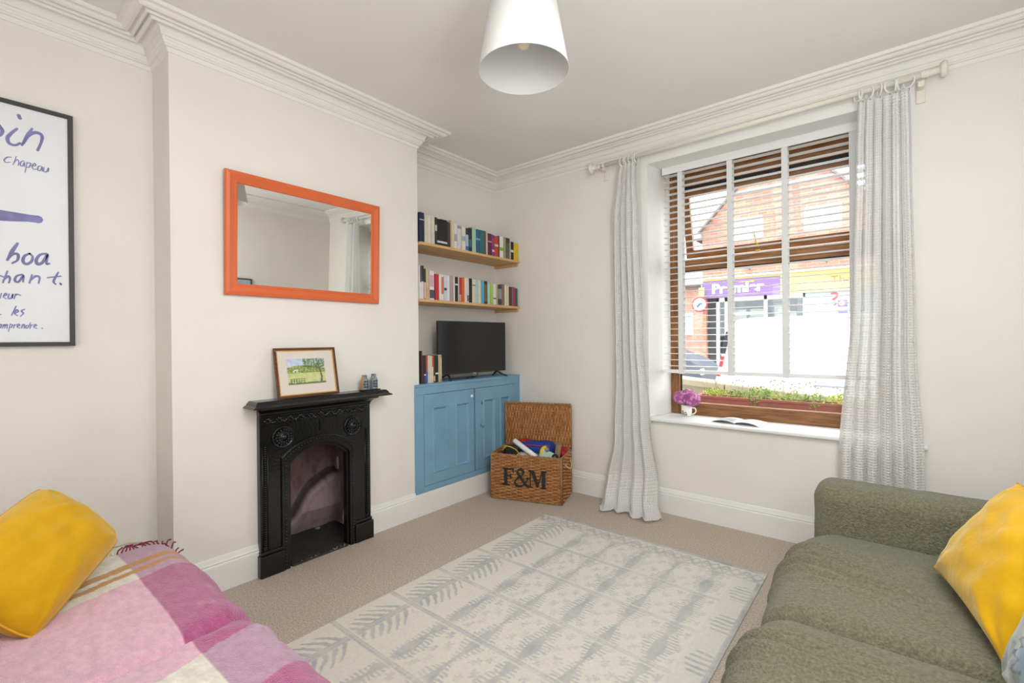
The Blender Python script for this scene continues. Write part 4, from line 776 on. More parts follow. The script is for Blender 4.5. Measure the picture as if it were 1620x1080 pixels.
# ================================================================ GREEN SOFA
def fabric(name, col, scale=170, bump=.9, var=.25, sheen=.3):
    return mat(name, col, .95, var=var, vscale=scale, bump=bump, bscale=scale*1.3, sheen=sheen, spec=.15)
GRN = fabric('olive_green_fleece', '#848269', 115, 1.0, .36, .2)
SX, SYc = .15, 1.5
gs = thing('green_sofa', 'olive green sofa in a soft fleecy cover along the right wall', 'sofa', (SX, SYc, 0))
def wr(p): return .004*nz(p.x*7, p.y*7, p.z*7) + .002*nz(p.x*22, p.y*22, p.z*22)
ridges = [(2.36, .010, .020, .10), (2.27, .007, .016, .16), (2.19, .013, .020, .22), (2.11, .008, .016, .20), (2.02, .006, .020, .10), (1.62, .010, .02, .18), (1.54, .012, .022, .24), (1.44, .006, .02, .2), (1.30, .006, .02, .15)]
def seat(y0, y1, xf, seed):
    def fn(u, v):
        # u along the sofa, v along the profile from the floor edge up over the front to the back
        y = y0+(y1-y0)*u; e = min(u, 1-u)*(y1-y0)
        corner = (.075 if u > .5 and seed == 1 else .012)*math.exp(-(e/.10)**2*1.2)
        R = .14; L1, L2, L3 = .24, R*math.pi/2, .72; s = v*(L1+L2+L3)
        if s < L1: x, z, nx, nzv = xf, .08+s, -1, 0
        elif s < L1+L2: a = (s-L1)/R; x, z, nx, nzv = xf+R*(1-math.cos(a)), .08+L1+R*math.sin(a), -math.cos(a), math.sin(a)
        else: x, z, nx, nzv = xf+R+(s-L1-L2), .08+L1+R, 0, 1
        dome = .016*math.sin(math.pi*min(1, max(0, (x-xf)/.85)))*math.sin(math.pi*u)
        d = dome - .055*math.exp(-(e/.035)**2) - .0
        for yc, A, w, c in ridges:
            yy = yc - c*(x-xf)*1.0 + .02*math.sin(x*9+yc*5) + (.10*max(0, .40-z) if z < .44 else 0)
            fall = math.exp(-((x-xf)-.10)**2/.13)
            d += 2.3*A*fall*(math.exp(-((y-yy)/w)**2) - .5*math.exp(-((y-yy-.03)/w)**2))
        d += .004*nz(x*5, y*5, z*5+seed, 1)
        xx = x + nx*d + (corner if nx < 0 or x < xf+.3 else 0)*(1 if x < xf+R else max(0, 1-(x-xf-R)/.16))
        return (xx-SX, y-SYc, z+nzv*d)
    return fn
q = MB(); q.grid(seat(1.745, 2.615, -.385, 1), 130, 110); q.build('seat_cushion', GRN, gs)
q = MB(); q.grid(seat(.55, 1.755, -.392, 2), 140, 110); q.build('seat_cushion', GRN, gs)
def soft(nm, x0, x1, y0, y1, z0, z1, r, k=5, m=14):
    q = MB(); q.rbox(x0-SX, x1-SX, y0-SYc, y1-SYc, z0, z1, r, k, m, disp=wr); return q.build(nm, GRN, gs)
soft('arm', -.315, .66, 2.60, 2.83, .05, .665, .075)
soft('arm', -.315, .66, .30, .55, .05, .665, .075)
soft('backrest', .43, .68, .36, 2.80, .10, .86, .09)
soft('base', -.33, .60, .40, 2.75, .06, .30, .04)
q = MB()
for x in (-.24, .58):
    for y in (.42, 2.70): q.lathe([(0, 0), (.022, 0), (.028, .07), (0, .07)], 14, M=T(x-SX, y-SYc, 0))
q.build('leg', wood('dark_sofa_leg', '#2a1b12', '#3a281b', 'Z'), gs)
# ================================================================ CUSHIONS
VEL = mat('yellow_velvet', '#dda90f', .75, var=.12, vscale=7, bump=.25, bscale=35, sheen=.6, spec=.2)
VEL.node_tree.nodes['Principled BSDF'].inputs['Sheen Tint'].default_value = (1, .9, .55, 1)
def pillow(label, L_, B_, T_, thick, material, seed, pipe=None, colfn=None, soft_=0):
    L_, B_, T_ = Vector(L_), Vector(B_), Vector(T_)
    X = (B_-L_); w = X.length; X.normalize(); Y = T_-L_; Y = (Y - X*Y.dot(X)); h = Y.length; Y.normalize(); Z = X.cross(Y)
    c = L_ + X*w/2 + Y*h/2
    t = thing('cushion', label, 'cushion'); t.matrix_world = Matrix(((X.x, Y.x, Z.x, c.x), (X.y, Y.y, Z.y, c.y), (X.z, Y.z, Z.z, c.z), (0, 0, 0, 1)))
    def P(u, v, sg):
        a, b = 2*u-1, 2*v-1
        pin = .07
        if soft_: pin = .03; rr = 1-.07*(abs(a*b))**4; a0_, b0_ = a, b
        x = a*w/2*(1-pin*(1-b*b)); y = b*h/2*(1-pin*(1-a*a))
        if soft_: x *= rr; y *= rr
        g = max(0, (1-abs(a)**2.6))*max(0, (1-abs(b)**2.6)); z = thick/2*g**.55
        cr = .010*nz(a*2.2, b*2.2, seed, 1.3)*min(1, g*3)
        r = math.hypot(abs(a)-1, abs(b)-1); cr += .007*math.sin(math.atan2(1-abs(b), 1-abs(a)+1e-6)*9+seed)*math.exp(-(r/.45)**2)*min(1, g*6)
        cr += (.006+.004*soft_)*math.sin(a*9+b*14+3*nz(a, b, seed, 2))*max(0, nz(a*1.3, b*1.3, seed+4, 1)+.15*soft_)*g
        return (x, y, sg*(z+cr))
    q = MB(); q.grid(lambda u, v: P(u, v, 1), 70, 70, colfn=colfn)
    q.grid(lambda u, v: P(1-u, v, -1), 70, 70, colfn=colfn); q.build('cushion_cover', material, t, merge=.0004)
    if pipe:
        ed = [P(i/40, 0, 0) for i in range(41)] + [P(1, i/40, 0) for i in range(1, 41)] + [P(1-i/40, 1, 0) for i in range(1, 41)] + [P(0, 1-i/40, 0) for i in range(1, 41)]
        q = MB(); q.tube(ed, .0035, 6, caps=False); q.build('piping', pipe, t)
    return t
VP = mat('yellow_piping', '#d9a521', .7)
pillow('yellow velvet cushion leaning on the backrest of the green sofa', (.100, 2.28, .515), (.215, 1.76, .485), (.318, 2.28, .850), .17, VEL, 3, VP)
pillow('yellow velvet cushion lying on the pink woollen throw on the left sofa', (-2.02, .02, .575), (-1.965, .155, .455), (-2.02, .02, .575), .2, VEL, 9, VP) if False else None
# left cushion: corners R (towards the throw's fringe), B (towards us), T (top)
Bc, Rc = Vector((-1.955, .160, .475)), Vector((-2.33, .440, .590)); Tc = Vector((-2.45, .250, .845))
pillow('yellow velvet cushion lying on the pink woollen throw of the left sofa', Bc, Rc, Bc+(Tc-Rc), .23, VEL, 9, VP, soft_=1)
def bluecol(u, v):
    n = nz(u*3, v*3, 8, 2.0)
    d = math.hypot((u-.62)*1.1, v-.45) + .05*math.sin(math.atan2(v-.45, u-.62)*22)
    if d < .30: return (.20, .29, .36)
    if d < .34: return (.06, .08, .10)
    return (.33+.10*n, .36+.10*n, .33+.10*n) if n > -.12 else (.20, .23, .23)
pillow('round-patterned blue and grey cushion at the right edge, in front of the yellow one', (.20, 1.70, .49), (.27, 1.26, .485), (.35, 1.72, .86), .16, mat('patterned_velvet', (.3, .35, .35), .8, attr='Col', bump=.2, bscale=60, sheen=.4), 5, None, bluecol)
# ================================================================ LEFT SOFA + THROW
CRM = mat('cream_cotton_cover', '#d6cfc0', .9, var=.05, vscale=10, bump=.25, bscale=200, spec=.2)
ls = thing('cream_sofa', 'cream covered sofa at the left, mostly hidden under a pink throw', 'sofa', (-1.6, .2, 0))
def sbox(nm, x0, x1, y0, y1, z0, z1, r, m=10, par=ls, mt=CRM):
    q = MB(); q.rbox(x0+1.6, x1+1.6, y0-.2, y1-.2, z0, z1, r, 5, m, disp=lambda p: .003*nz(p.x*6, p.y*6, p.z*6)); return q.build(nm, mt, par)
sbox('base', -2.66, -.55, -.30, .60, .06, .30, .05)
c1 = sbox('seat_cushion', -2.665, -1.67, -.22, .60, .26, .462, .08); sbox('seat_cushion', -1.61, -.60, -.22, .60, .26, .455, .08)
sbox('backrest', -2.68, -.55, -.50, -.22, .10, .86, .09)
q = MB(); ed = []
for (x, y) in ((-1.75, .565), (-2.60, .565), (-2.645, .52), (-2.645, -.15)): ed.append((x+1.6, y-.2, .462))
q.tube(ed, .005, 6); q.build('piping', mat('cream_piping', '#c4bba8', .8), c1)
q = MB()
for x in (-2.55, -.65):
    for y in (-.4, .44): q.lathe([(0, 0), (.02, 0), (.026, .07), (0, .07)], 12, M=T(x+1.6, y-.2, 0))
q.build('leg', MATS['dark_sofa_leg'], ls)
sbox('arm', -.58, -.38, -.45, .60, .06, .60, .08)
# the throw: sampled along x and along a profile from the back of the seat over the front edge
C_PINK, C_MAG, C_MAU, C_CRM, C_OCH = [lin(c)[:3] for c in ('#f0bdd0', '#bb5c8c', '#c598b2', '#f2ecdc', '#cf8f2e')]
def thcol(x, y, s, drop):
    j = .006*nz(x*60, y*60, 1, 1); xs = x + j - .33*min(.3, max(-.4, (.45-y))) ; mag = y + .6*j > .452 or drop > 0
    if xs < -2.405: c = C_MAU if mag else C_CRM; c = tuple(a*.8+b*.2 for a, b in zip(c, (.35, .30, .25)))
    elif -2.318 < xs < -2.268 or -2.236 < xs < -2.203: c = C_OCH
    elif xs < -2.14: c = C_MAU if mag else C_CRM
    elif xs < -1.49: c = C_MAG if mag else C_PINK
    elif xs < -1.36: c = C_MAU if mag else C_CRM
    elif xs < -1.22: c = C_MAU if mag else C_CRM
    elif xs < -.9: c = C_MAG if mag else C_PINK
    else: c = C_MAU if mag else C_PINK
    n = nz(x*35, y*35, s*35, 1)*.5 + nz(x*110, y*110, s*90, 1)*.5
    k = 1+.28*n; w_ = max(0, .16*nz(x*16, y*45, 9, 1)+.10*n)
    if c in (C_MAG, C_MAU): c = tuple(a+(b-a)*w_*1.0 for a, b in zip(c, (.80, .52, .68)))
    return tuple(min(1, a*k) for a in c)
R_ = .10
def thfn(u, v, want=0):
    x = -2.485+(2.485-.70)*u; Lf = .74; Lr = R_*math.pi/2; Ld = .30; s = v*(Lf+Lr+Ld); drop = 0
    yE = .655-R_
    if s < Lf: y = yE-Lf+s; z = .476; ny, nn = 0, 1
    elif s < Lf+Lr: a = (s-Lf)/R_; y = yE+R_*math.sin(a); z = .476-R_*(1-math.cos(a)); ny, nn = math.sin(a), math.cos(a); drop = max(0, a-.9)
    else: y = yE+R_; z = .376-(s-Lf-Lr); ny, nn = 1, 0; drop = 1
    if want: return thcol(x, y, s, drop)
    d = .003 + .012*math.sin(math.pi*min(1, max(0, (x+2.62)/.98)))*(y+.2 > 0) if x < -1.64 else .006+.014*math.sin(math.pi*min(1, (x+1.64)/1.0))
    d -= .030*math.exp(-((x+1.64-.04*math.sin(y*6))/.028)**2)*(1 if y > .25 else .5)
    d += .010*math.exp(-((x+1.59-.25*(y-.4))/.03)**2)*max(0, min(1, (y-.2)*3))
    d += .005*nz(x*6, y*6, z*6, 1) + .003*nz(x*17, y*17, z*17, 1) + .006*math.sin(18*x-9*y)*max(0, nz(x*2, y*2, 3, 1))
    if drop >= 1: d += .010*math.sin(x*26)*min(1, (.376-z)*5)
    d = max(d, .002 if x < -1.7 or x > -1.58 else -.03)
    return (x+1.6, y+ny*d-.2, z+nn*d)
WOOL = mat('mohair_wool', (.7, .4, .5), .95, attr='Col', bump=.8, bscale=230, sheen=.5, spec=.1)
th = thing('throw', 'pink, magenta and cream checked woollen throw with ochre stripes spread over the left sofa', 'throw', (-1.6, .2, 0))
q = MB(); q.grid(lambda u, v: thfn(u, v), 420, 200, colfn=lambda u, v: thfn(u, v, 1)); q.build('blanket', WOOL, th)
q = MB(); q2 = MB(); rn = random.Random(5)
for k in range(70):
    v = k/69*.80+.0; p = Vector(thfn(0, v)); y = p.y+.2
    if y < -.02: continue
    L_ = rn.uniform(.035, .065); a = rn.uniform(-.6, .6); 
    pts = [p, p+Vector((-L_*.4, a*.02, .004+.006*rn.random())), p+Vector((-L_*.75, a*.045+.01*rn.uniform(-1, 1), .002+.008*rn.random())), p+Vector((-L_, a*.06, .001))]
    (q if y > .44 else q2).tube(catmull(pts, 3), [.0032]*9+[.0022], 5)
q.build('fringe', mat('burgundy_wool', '#8a2c4a', .9), th); q2.build('fringe', mat('cream_wool', '#ded6c0', .9), th)
# ================================================================ RUG
G1, CR = (.42, .44, .45), (.80, .755, .67)
PB = .335
def rugamt(x, y):
    v = ((y-1.18)/PB) % 1; g = 0; wn_ = nz(x*16, y*16, 0, 1)
    jx = x + .006*nz(x*28, y*28, 4, 1); jy = y + .006*nz(x*28, y*28, 6, 1)
    if y > 2.935: return .85+.25*wn_
    if y > 2.925: return .1
    if y > 2.835:
        f_ = (y-2.835)/.09; zz = abs(((jx*9) % 1)*2-1); z2 = abs(((jx*9+.5) % 1)*2-1)
        return .75 if abs(zz-f_) < .20 or (abs(z2-f_) < .10) or (abs(f_-.5) < .13 and zz > .75) else .15
    if y > 2.82: return .5
    if x > -.600: return .75 if x < -.588 else .95 if jx < -.584+.01 else .35
    if x > -.71:
        f_ = ((jy-1.18)/PB*1.0) % 1; comb = math.sin(jy*2*math.pi/.034)
        return .8 if (.12 < f_ < .62 and comb > .1 and x > -.70+.03*abs(f_-.4)*4) else .12
    if x < -1.775:
        u = jx+1.925
        if abs(u) < .022 and .05 < v: g = .8 if (abs(abs(u)-.013) < .005 or abs(u) < .0035) else .35
        elif .04 < v < .97:
            au = abs(u); ph = (jy+.42*au+.25*au*au/.1)/.047 if True else 0
            env = .125*(.55+.45*math.sin(math.pi*min(1, max(0, v*1.05)))) if v < .8 else .125*(1-v)*4.0
            tooth = math.sin(2*math.pi*ph); 
            if au < env and tooth > -.15+.9*(au/env)**3: g = .8
    col = (jx+1.66)/.2125; kx = round(col)
    if x >= -1.775 and -.2 < col < 4.4:
        dx = abs(jx-(-1.66+kx*.2125)); vv = (v+(.5 if kx % 2 else 0)) % 1
        body = .008+.022*max(0, math.sin(math.pi*((vv*1.5) % 1)))**1.2 if kx % 2 == 0 else .006+.020*math.sin(math.pi*vv)**2
        teeth = (.042+.02*nz(x*3, round(jy/.0205)*7.3, 1, 1))*max(0, math.sin(math.pi*vv))**.7 if math.sin(jy*2*math.pi/.0205) > -.1 else 0
        if dx < body: g = max(g, .72)
        elif dx < body+teeth: g = max(g, .62)
        dm = abs(abs(jx-(-1.66+kx*.2125))-.085+.012*math.sin(round(vv*3)*5.1+kx)); vy = (vv*3) % 1
        rd = math.hypot(dm, (vy-.5)*PB/3*.8); an = math.atan2((vy-.5)*PB/3, dm)
        if rd < .019+.007*math.sin(an*6+kx): g = max(g, (.46 if rd < .008 or rd > .013 else .24)*(.6+1.2*max(0, nz(round(vv*3)*3.1, kx*2.7, round(y/PB), 1)+.25)))
    dv = min(v, 1-v)*PB
    if dv < .020:
        fade = 1 if x < -1.2 else .6
        if .006 < dv < .013: g = max(g, .75*fade if math.sin(jx*2*math.pi/.02) > -.6 else .4*fade)
        elif dv < .006: g = max(g, .4*fade)
        else: g *= .3
    return g
def rugcol(u, v):
    x, y = -2.098+1.522*u, .50+2.465*v; g = rugamt(x, y); wear = .82+.5*nz(x*9, y*9, 12, 1)+.25*nz(x*45, y*45, 2, 1)
    g = max(0, min(1, g*wear)); n = 1+.07*nz(x*70, y*70, 3, 1)
    base = CR; bl = .10*max(0, min(1, (x+2.0)/1.0)); base = tuple(b*(1-bl)+c*bl for b, c in zip(CR, (.60, .60, .60)))
    return tuple((b+(c-b)*g)*n for b, c in zip(base, G1))
RUG = mat('woven_wool_rug', (.6, .6, .55), .95, attr='Col', bump=.5, bscale=420, spec=.1)
q = MB(); q.grid(lambda u, v: (-2.098+1.522*u, .50+2.465*v, .009+.0006*nz(u*20, v*30)), 300, 480, colfn=rugcol)
n0 = len(q.v); q.box(-2.098, -.576, .50, 2.965, .0006, .0085); q.col += [CR]*8
rg = tag(q.build('rug', RUG), 'cream and grey patterned rug with a leaf border on the beige carpet', 'rug')
# small debris on the carpet
# ================================================================ WINDOW SILL THINGS
SZT = SZ+.027
mg = thing('mug', 'white mug with a grey print holding a pink hydrangea on the window sill', 'mug', (-1.312, 3.80, SZT+.0003), .15)
CER = mat('white_glazed_ceramic', (.85, .84, .78), .2, coat=.3)
q = MB(); q.lathe([(0, 0), (.030, 0), (.036, .004), (.040, .03), (.042, .088), (.0395, .088), (.037, .03), (.033, .008), (0, .006)], 36); q.build('cup', CER, mg)
q = MB(); q.tube(catmull([(.039, 0, .068), (.062, 0, .066), (.070, 0, .045), (.058, 0, .024), (.039, 0, .018)]), .005, 8); q.build('handle', CER, mg)
PRT = mat('grey_mug_print', '#4c4a50', .5)
q = MB()
def onmug(a, z): r = .0403+.0015*(z/.088)+.0006; return (r*math.cos(a), r*math.sin(a), z)
for (a0, a1, z0_, z1_) in ((-2.35, -2.05, .014, .022), (-2.35, -2.25, .014, .045), (-2.13, -2.0, .022, .045), (-2.3, -2.05, .040, .048), (-1.9, -1.82, .014, .034), (-1.75, -1.45, .030, .036), (-1.72, -1.6, .014, .024), (-1.5, -1.35, .014, .026), (-1.95, -1.3, .010, .013)):
    q.grid(lambda u, v: onmug(a0+(a1-a0)*u, z0_+(z1_-z0_)*v), 4, 2)
q.build('print', PRT, mg)
PET = mat('pink_hydrangea_petals', '#b55f9f', .7, var=.3, vscale=60, sheen=.2); PET2 = mat('pale_pink_petals', '#d99ac4', .7, var=.2, vscale=60)
hy = thing('hydrangea', 'pink and mauve hydrangea heads standing in the mug on the window sill', 'flower', (-1.312, 3.80, SZT+.088))
for hi, (cx_, cy_, cz_, rr_) in enumerate(((-.043, .0, .055, .062), (.038, -.005, .050, .068), (.0, .02, .075, .055))):
    q = MB(); rn = random.Random(20+hi)
    for k in range(110):
        a = k*2.399; zz = 1-2*(k+.5)/110; r = math.sqrt(max(0, 1-zz*zz)); d = Vector((r*math.cos(a), r*math.sin(a), zz*.85))
        if zz < -.75: continue
        c = Vector((cx_, cy_, cz_))+d*rr_*rn.uniform(.9, 1.08); t1 = d.orthogonal().normalized(); t2 = d.cross(t1); o_ = rn.uniform(0, 1.5); mi = 1 if rn.random() < .35 else 0
        for p4 in range(4):
            g = o_+p4*math.pi/2; e1 = t1*math.cos(g)+t2*math.sin(g); e2 = t1*math.cos(g+math.pi/2)+t2*math.sin(g+math.pi/2); s_ = .0085
            q.add([c, c+e1*s_+e2*s_*.75+d*.001, c+e1*s_*1.7+d*-.001, c+e1*s_-e2*s_*.75+d*.001], [(0, 1, 2, 3)], mi)
        q.ball(c+d*.001, .0014, mi=1, n=5, m=3)
    q.ball((cx_, cy_, cz_), rr_*.86, n=16, m=10); q.build('flower_head', [PET, PET2], hy)
q = MB(); q.tube([(-.03, 0, .03), (-.005, 0, -.04)], .003, 6); q.tube([(.03, 0, .03), (.005, 0, -.04)], .003, 6); q.build('stem', mat('green_stem', '#4d6b34', .6), hy)
bo = thing('open_booklet', 'open white booklet lying face up on the window sill', 'booklet', (-.90, 3.72, SZT+.0005), -.10)
PP = mat('booklet_paper', (.70, .70, .69), .6); 
for s_ in (-1, 1):
    q = MB()
    def pg(u, v): x = s_*.165*u; return (x, -.105+.21*v, .004+.016*math.sin(math.pi*min(1, u*1.05))**.7*(1-.25*v)+.004*(1-u))
    q.grid(pg, 20, 8); q.grid(lambda u, v: (pg(u, v)[0]*1.02, pg(u, v)[1]+.002*s_, pg(u, v)[2]*.55), 20, 8); q.build('page_leaf', PP, bo)
q = MB(); 
for r_ in range(7): q.grid(lambda u, v: (-.02-.12*u, -.08+.018*r_+.006*v, .0055+.016*math.sin(math.pi*min(1, (.02+.12*u)/.165*1.05))**.7*(1-.25*(.12+.09*r_))+.004*(1-(.02+.12*u)/.165)), 10, 1)
q.build('page_print', mat('faint_print', '#8d93a0', .8), bo)
q = MB(); q.box(-.17, .17, -.108, .108, .0002, .0025); q.build('booklet_cover', PP, bo)
# ================================================================ OUTSIDE
GZ = -.45
PAV = mat('grey_pavement', '#a5a29c', .9, var=.15, vscale=3, bump=.3, bscale=30); TAR = mat('grey_asphalt', '#7d7d7d', .95, var=.15, vscale=6, bump=.3, bscale=60)
q = MB(); q.box(-40, 30, 4.0, 7.2, GZ-.3, GZ); tag(q.build('pavement', PAV), kind='structure')
q = MB(); q.box(-40, 30, 7.2, 18.5, GZ-.4, GZ-.1); tag(q.build('road', TAR), kind='structure')
q = MB(); q.box(-40, 30, 18.5, 70, GZ-.3, GZ); tag(q.build('pavement', PAV), kind='structure')
# ---- window box and daisies
TER = mat('terracotta_painted_wood', '#bd7460', .6, var=.18, vscale=7, bump=.1)
ow = MB(); ow.box(-1.46, -.04, 4.0, 4.28, .655, .69); tag(ow.build('trim_4', mat('stone_sill', '#b9b2a2', .9, var=.1)), kind='structure')
PX0, PX1, PYa, PYb, PZa, PZb = -1.335, -.08, 4.06, 4.24, .691, .868
wb = thing('window_box', 'long terracotta coloured window box planted with daisies outside the window', 'planter', (-.7, 4.15, PZa))
q = MB()
def pb_(x0, x1, y0, y1, z0, z1): q.box(x0+.7, x1+.7, y0-4.15, y1-4.15, z0-PZa, z1-PZa)
pb_(PX0, PX1, PYa, PYa+.015, PZa, PZb); pb_(PX0, PX1, PYb-.015, PYb, PZa, PZb); pb_(PX0, PX0+.015, PYa+.015, PYb-.015, PZa, PZb); pb_(PX1-.015, PX1, PYa+.015, PYb-.015, PZa, PZb); pb_(PX0, PX1, PYa, PYb, PZa, PZa+.01)
bevel(q.build('trough', TER, wb), .003)
q = MB(); pb_(PX0-.01, PX1+.01, PYa-.012, PYa+.006, PZb-.018, PZb+.004); pb_(PX0-.01, PX1+.01, PYb-.006, PYb+.012, PZb-.018, PZb+.004); bevel(q.build('rim', TER, wb), .004)
q = MB(); pb_(PX0+.015, PX1-.015, PYa+.015, PYb-.015, PZb-.05, PZb-.02); q.build('soil', mat('dark_soil', '#3c2f26', 1, bump=.8, bscale=60), wb)
LEAF1 = mat('fresh_green_leaf', '#93b348', .6, var=.35, vscale=30); LEAF2 = mat('yellow_green_leaf', '#c6d058', .6, var=.3, vscale=30); STK = mat('thin_plant_stalk', '#8f9a62', .7)
DW = mat('white_daisy_petals', (.85, .82, .82), .6); DY = mat('daisy_centre', '#c8b04a', .7)
labs = ['yellow-green leafy clump at the left end of the window box', 'sparse stalky daisy plant just right of the left clump in the window box', 'tallest bright green clump spilling over the middle of the window box', 'low daisy plant between the tall middle clump and the right ones', 'small green clump with pale flowers right of the middle of the window box', 'trailing green plant at the right part of the window box', 'leafy daisy plant beside the right curtain in the window box', 'daisy plant at the hidden right end of the window box']
specs = [(-1.19, .10, .050, 60, LEAF2, 5), (-1.03, .07, .04, 26, LEAF1, 8), (-.86, .12, .065, 90, LEAF1, 7), (-.72, .08, .035, 34, LEAF2, 6), (-.60, .09, .045, 46, LEAF1, 6), (-.46, .09, .045, 46, LEAF1, 5), (-.32, .10, .055, 60, LEAF2, 7), (-.17, .09, .05, 50, LEAF1, 5)]
for i, (px_, rx_, hz_, nl, lm, nf) in enumerate(specs):
    rn = random.Random(50+i); t = thing('daisy_plant', labs[i], 'plant', (px_, 4.15, PZb-.02), group='plants in the window box')
    q = MB()
    for k in range(nl*3):
        a = rn.uniform(0, 6.28); r = rx_*math.sqrt(rn.random()); c = Vector((r*math.cos(a), min(.085, max(-.095, r*math.sin(a)*.9)), rn.uniform(0, hz_*1.6)*(1-.5*r/rx_)+.01))
        if i in (2, 5) and rn.random() < .14: c = Vector((rn.uniform(-.05, .02), -.108, rn.uniform(-.05, .03)))
        d = Vector((rn.uniform(-1, 1), rn.uniform(-1, 1), rn.uniform(.1, 1))).normalized(); o_ = d.orthogonal().normalized(); s_ = rn.uniform(.008, .016)
        q.add([c, c+d*s_+o_*s_*.5, c+d*s_*1.9, c+d*s_-o_*s_*.5], [(0, 1, 2, 3)])
    q.build('foliage', lm, t); st = MB(); fl = MB()
    for k in range(nf+1):
        b = Vector((rn.uniform(-rx_, rx_)*.8, rn.uniform(-.06, .06), .01)); tip = b+Vector((rn.uniform(-.05, .05), rn.uniform(-.03, .03), rn.uniform(.08, .16))); mid = (b+tip)/2+Vector((rn.uniform(-.015, .015), 0, .01))
        st.tube(catmull([b, mid, tip], 4), .0011, 5)
        n_p = 9; r_ = .0085
        for p4 in range(n_p):
            a = 6.28*p4/n_p; e = Vector((math.cos(a), math.sin(a)*.5-.3, math.sin(a)*.8)).normalized(); o_ = Vector((-math.sin(a), 0, math.cos(a)))*.0025
            fl.add([tip, tip+e*r_*.6+o_, tip+e*r_, tip+e*r_*.6-o_], [(0, 1, 2, 3)])
        fl.ball(tip, .0035, mi=1, n=6, m=4)
    st.build('stalk', STK, t); fl.build('daisy_flower', [DW, DY], t)
# ---- sloping stone garden wall
STO = mat('weathered_limestone', '#90866f', .95, var=.25, vscale=5, bump=.8, bscale=12); STO2 = mat('pale_coping_stone', '#a69d87', .95, var=.15, vscale=6, bump=.5, bscale=14)
gw = thing('garden_wall', 'low sloping stone garden wall with pale coping between the window and the street', 'wall', (-1, 5.35, GZ))
sl = -.082
def gz(x): return .903+sl*(x+1.8)
q = MB(); 
for k in range(12):
    x0 = -5+k*.6; x1 = x0+.59; z0_, z1_ = gz(x0), gz(x1)
    v = [(x, y, z) for x, zt in ((x0, z0_), (x1, z1_)) for y in (5.20, 5.50) for z in (zt-.07, zt)]
    q.add([(a+1, b-5.35, c-GZ) for a, b, c in v], [(0, 1, 3, 2), (4, 6, 7, 5), (0, 4, 5, 1), (2, 3, 7, 6), (1, 5, 7, 3), (0, 2, 6, 4)])
bevel(q.build('coping', STO2, gw), .012)
q = MB(); rn = random.Random(3)
for row in range(9):
    x = -5-.2*rn.random()
    while x < 2.1:
        L_ = rn.uniform(.2, .5); zt = gz(x)-.075-row*.14; q.box(x+1, x+L_-.012+1, -.12-.015*rn.random(), .12, max(0, zt-.128-GZ), max(0.01, zt-GZ)); x += L_
bevel(q.build('stonework', STO, gw), .012)
# ---- white van parked beyond the wall
VAN = mat('white_vehicle_paint', (.66, .67, .69), .35, coat=.2); TRD = mat('red_tail_lamp', '#b8242c', .25); GLS = mat('dark_vehicle_glass', '#2a3038', .5, spec=.2); TYR = mat('tyre_rubber', '#1a1a1b', .85); RIMM = mat('silver_wheel', '#a9abad', .35, .7)
vn = thing('white_van', 'white panel van parked in front of the shop, its rear end to the left', 'van', (1.0, 9.4, GZ-.1))
VB = GZ-.1
def vz(z): return z-VB
side = [(-2.43, .28), (-2.44, .62), (-2.37, .95), (-2.22, 1.52), (-2.10, 1.655), (-1.9, 1.685), (2.0, 1.70), (2.7, 1.60), (3.1, 1.15), (3.9, .85), (4.1, .5), (4.1, .15), (-2.38, .15)]
q = MB(); vs = []; n = len(side)
for y, ins in ((8.5, .0), (8.48, .0), (10.4, 0)): pass
def prof_y(sgn): return [(x-1.0, 9.4-9.4+sgn*(.93-.10*max(0, (z-.9))**1.3), vz(z)) for x, z in side]
vs = prof_y(-1)+prof_y(1); q.add(vs, [tuple(range(n)), tuple(range(n, 2*n))[::-1]]+[(i, n+i, n+(i+1) % n, (i+1) % n) for i in range(n)]); o = bevel(q.build('body', VAN, vn), .04, 3)
for nm, m_, zs in (('tail_lamp', TRD, (.86, 1.04)), ('tail_lamp', TRD, (.70, .735))):
    q = MB(); z0_, z1_ = zs
    def edge(z): return -2.42+max(0, z-.62)*.23
    q.add([(edge(z)-1+dx, -.945 if z < 1 else -.94, vz(z)) for z in (z0_, z1_) for dx in (-.006, .05)], [(0, 1, 3, 2)]); q.add([(edge(z)-1-.008, y, vz(z)) for z in (z0_, z1_) for y in (-.945, -.86)], [(0, 1, 3, 2)]); q.build(nm, m_, vn)
q = MB(); q.add([(edge(.735)-1, -.946, vz(.735)), (edge(.735)-.95, -.946, vz(.735)), (edge(.86)-.95, -.946, vz(.86)), (edge(.86)-1, -.946, vz(.86))], [(0, 1, 2, 3)]); q.build('clear_lamp', mat('clear_lamp_lens', '#c9b3b3', .2), vn)
q = MB(); q.add([(-2.385+(z-.9)*.22-1+dx, -.935+.08*max(0, z-1.0), vz(z)) for z in (1.08, 1.46) for dx in (-.0, .075)], [(0, 1, 3, 2)]); q.add([(-2.40+(z-.9)*.26-1-.012, y, vz(z)) for z in (1.08, 1.46) for y in (-.85, .85)], [(0, 1, 3, 2)]); q.build('rear_window', GLS, vn)
q = MB(); q.tube([(-1.9-1, -.94, vz(1.36)), (3.0-1, -.94, vz(1.33))], .008, 6); q.tube([(-1.0-1, -.945, vz(.62)), (3.0-1, -.945, vz(.60))], .012, 6); q.build('side_rail', mat('grey_trim_line', '#b0b4ba', .4), vn)
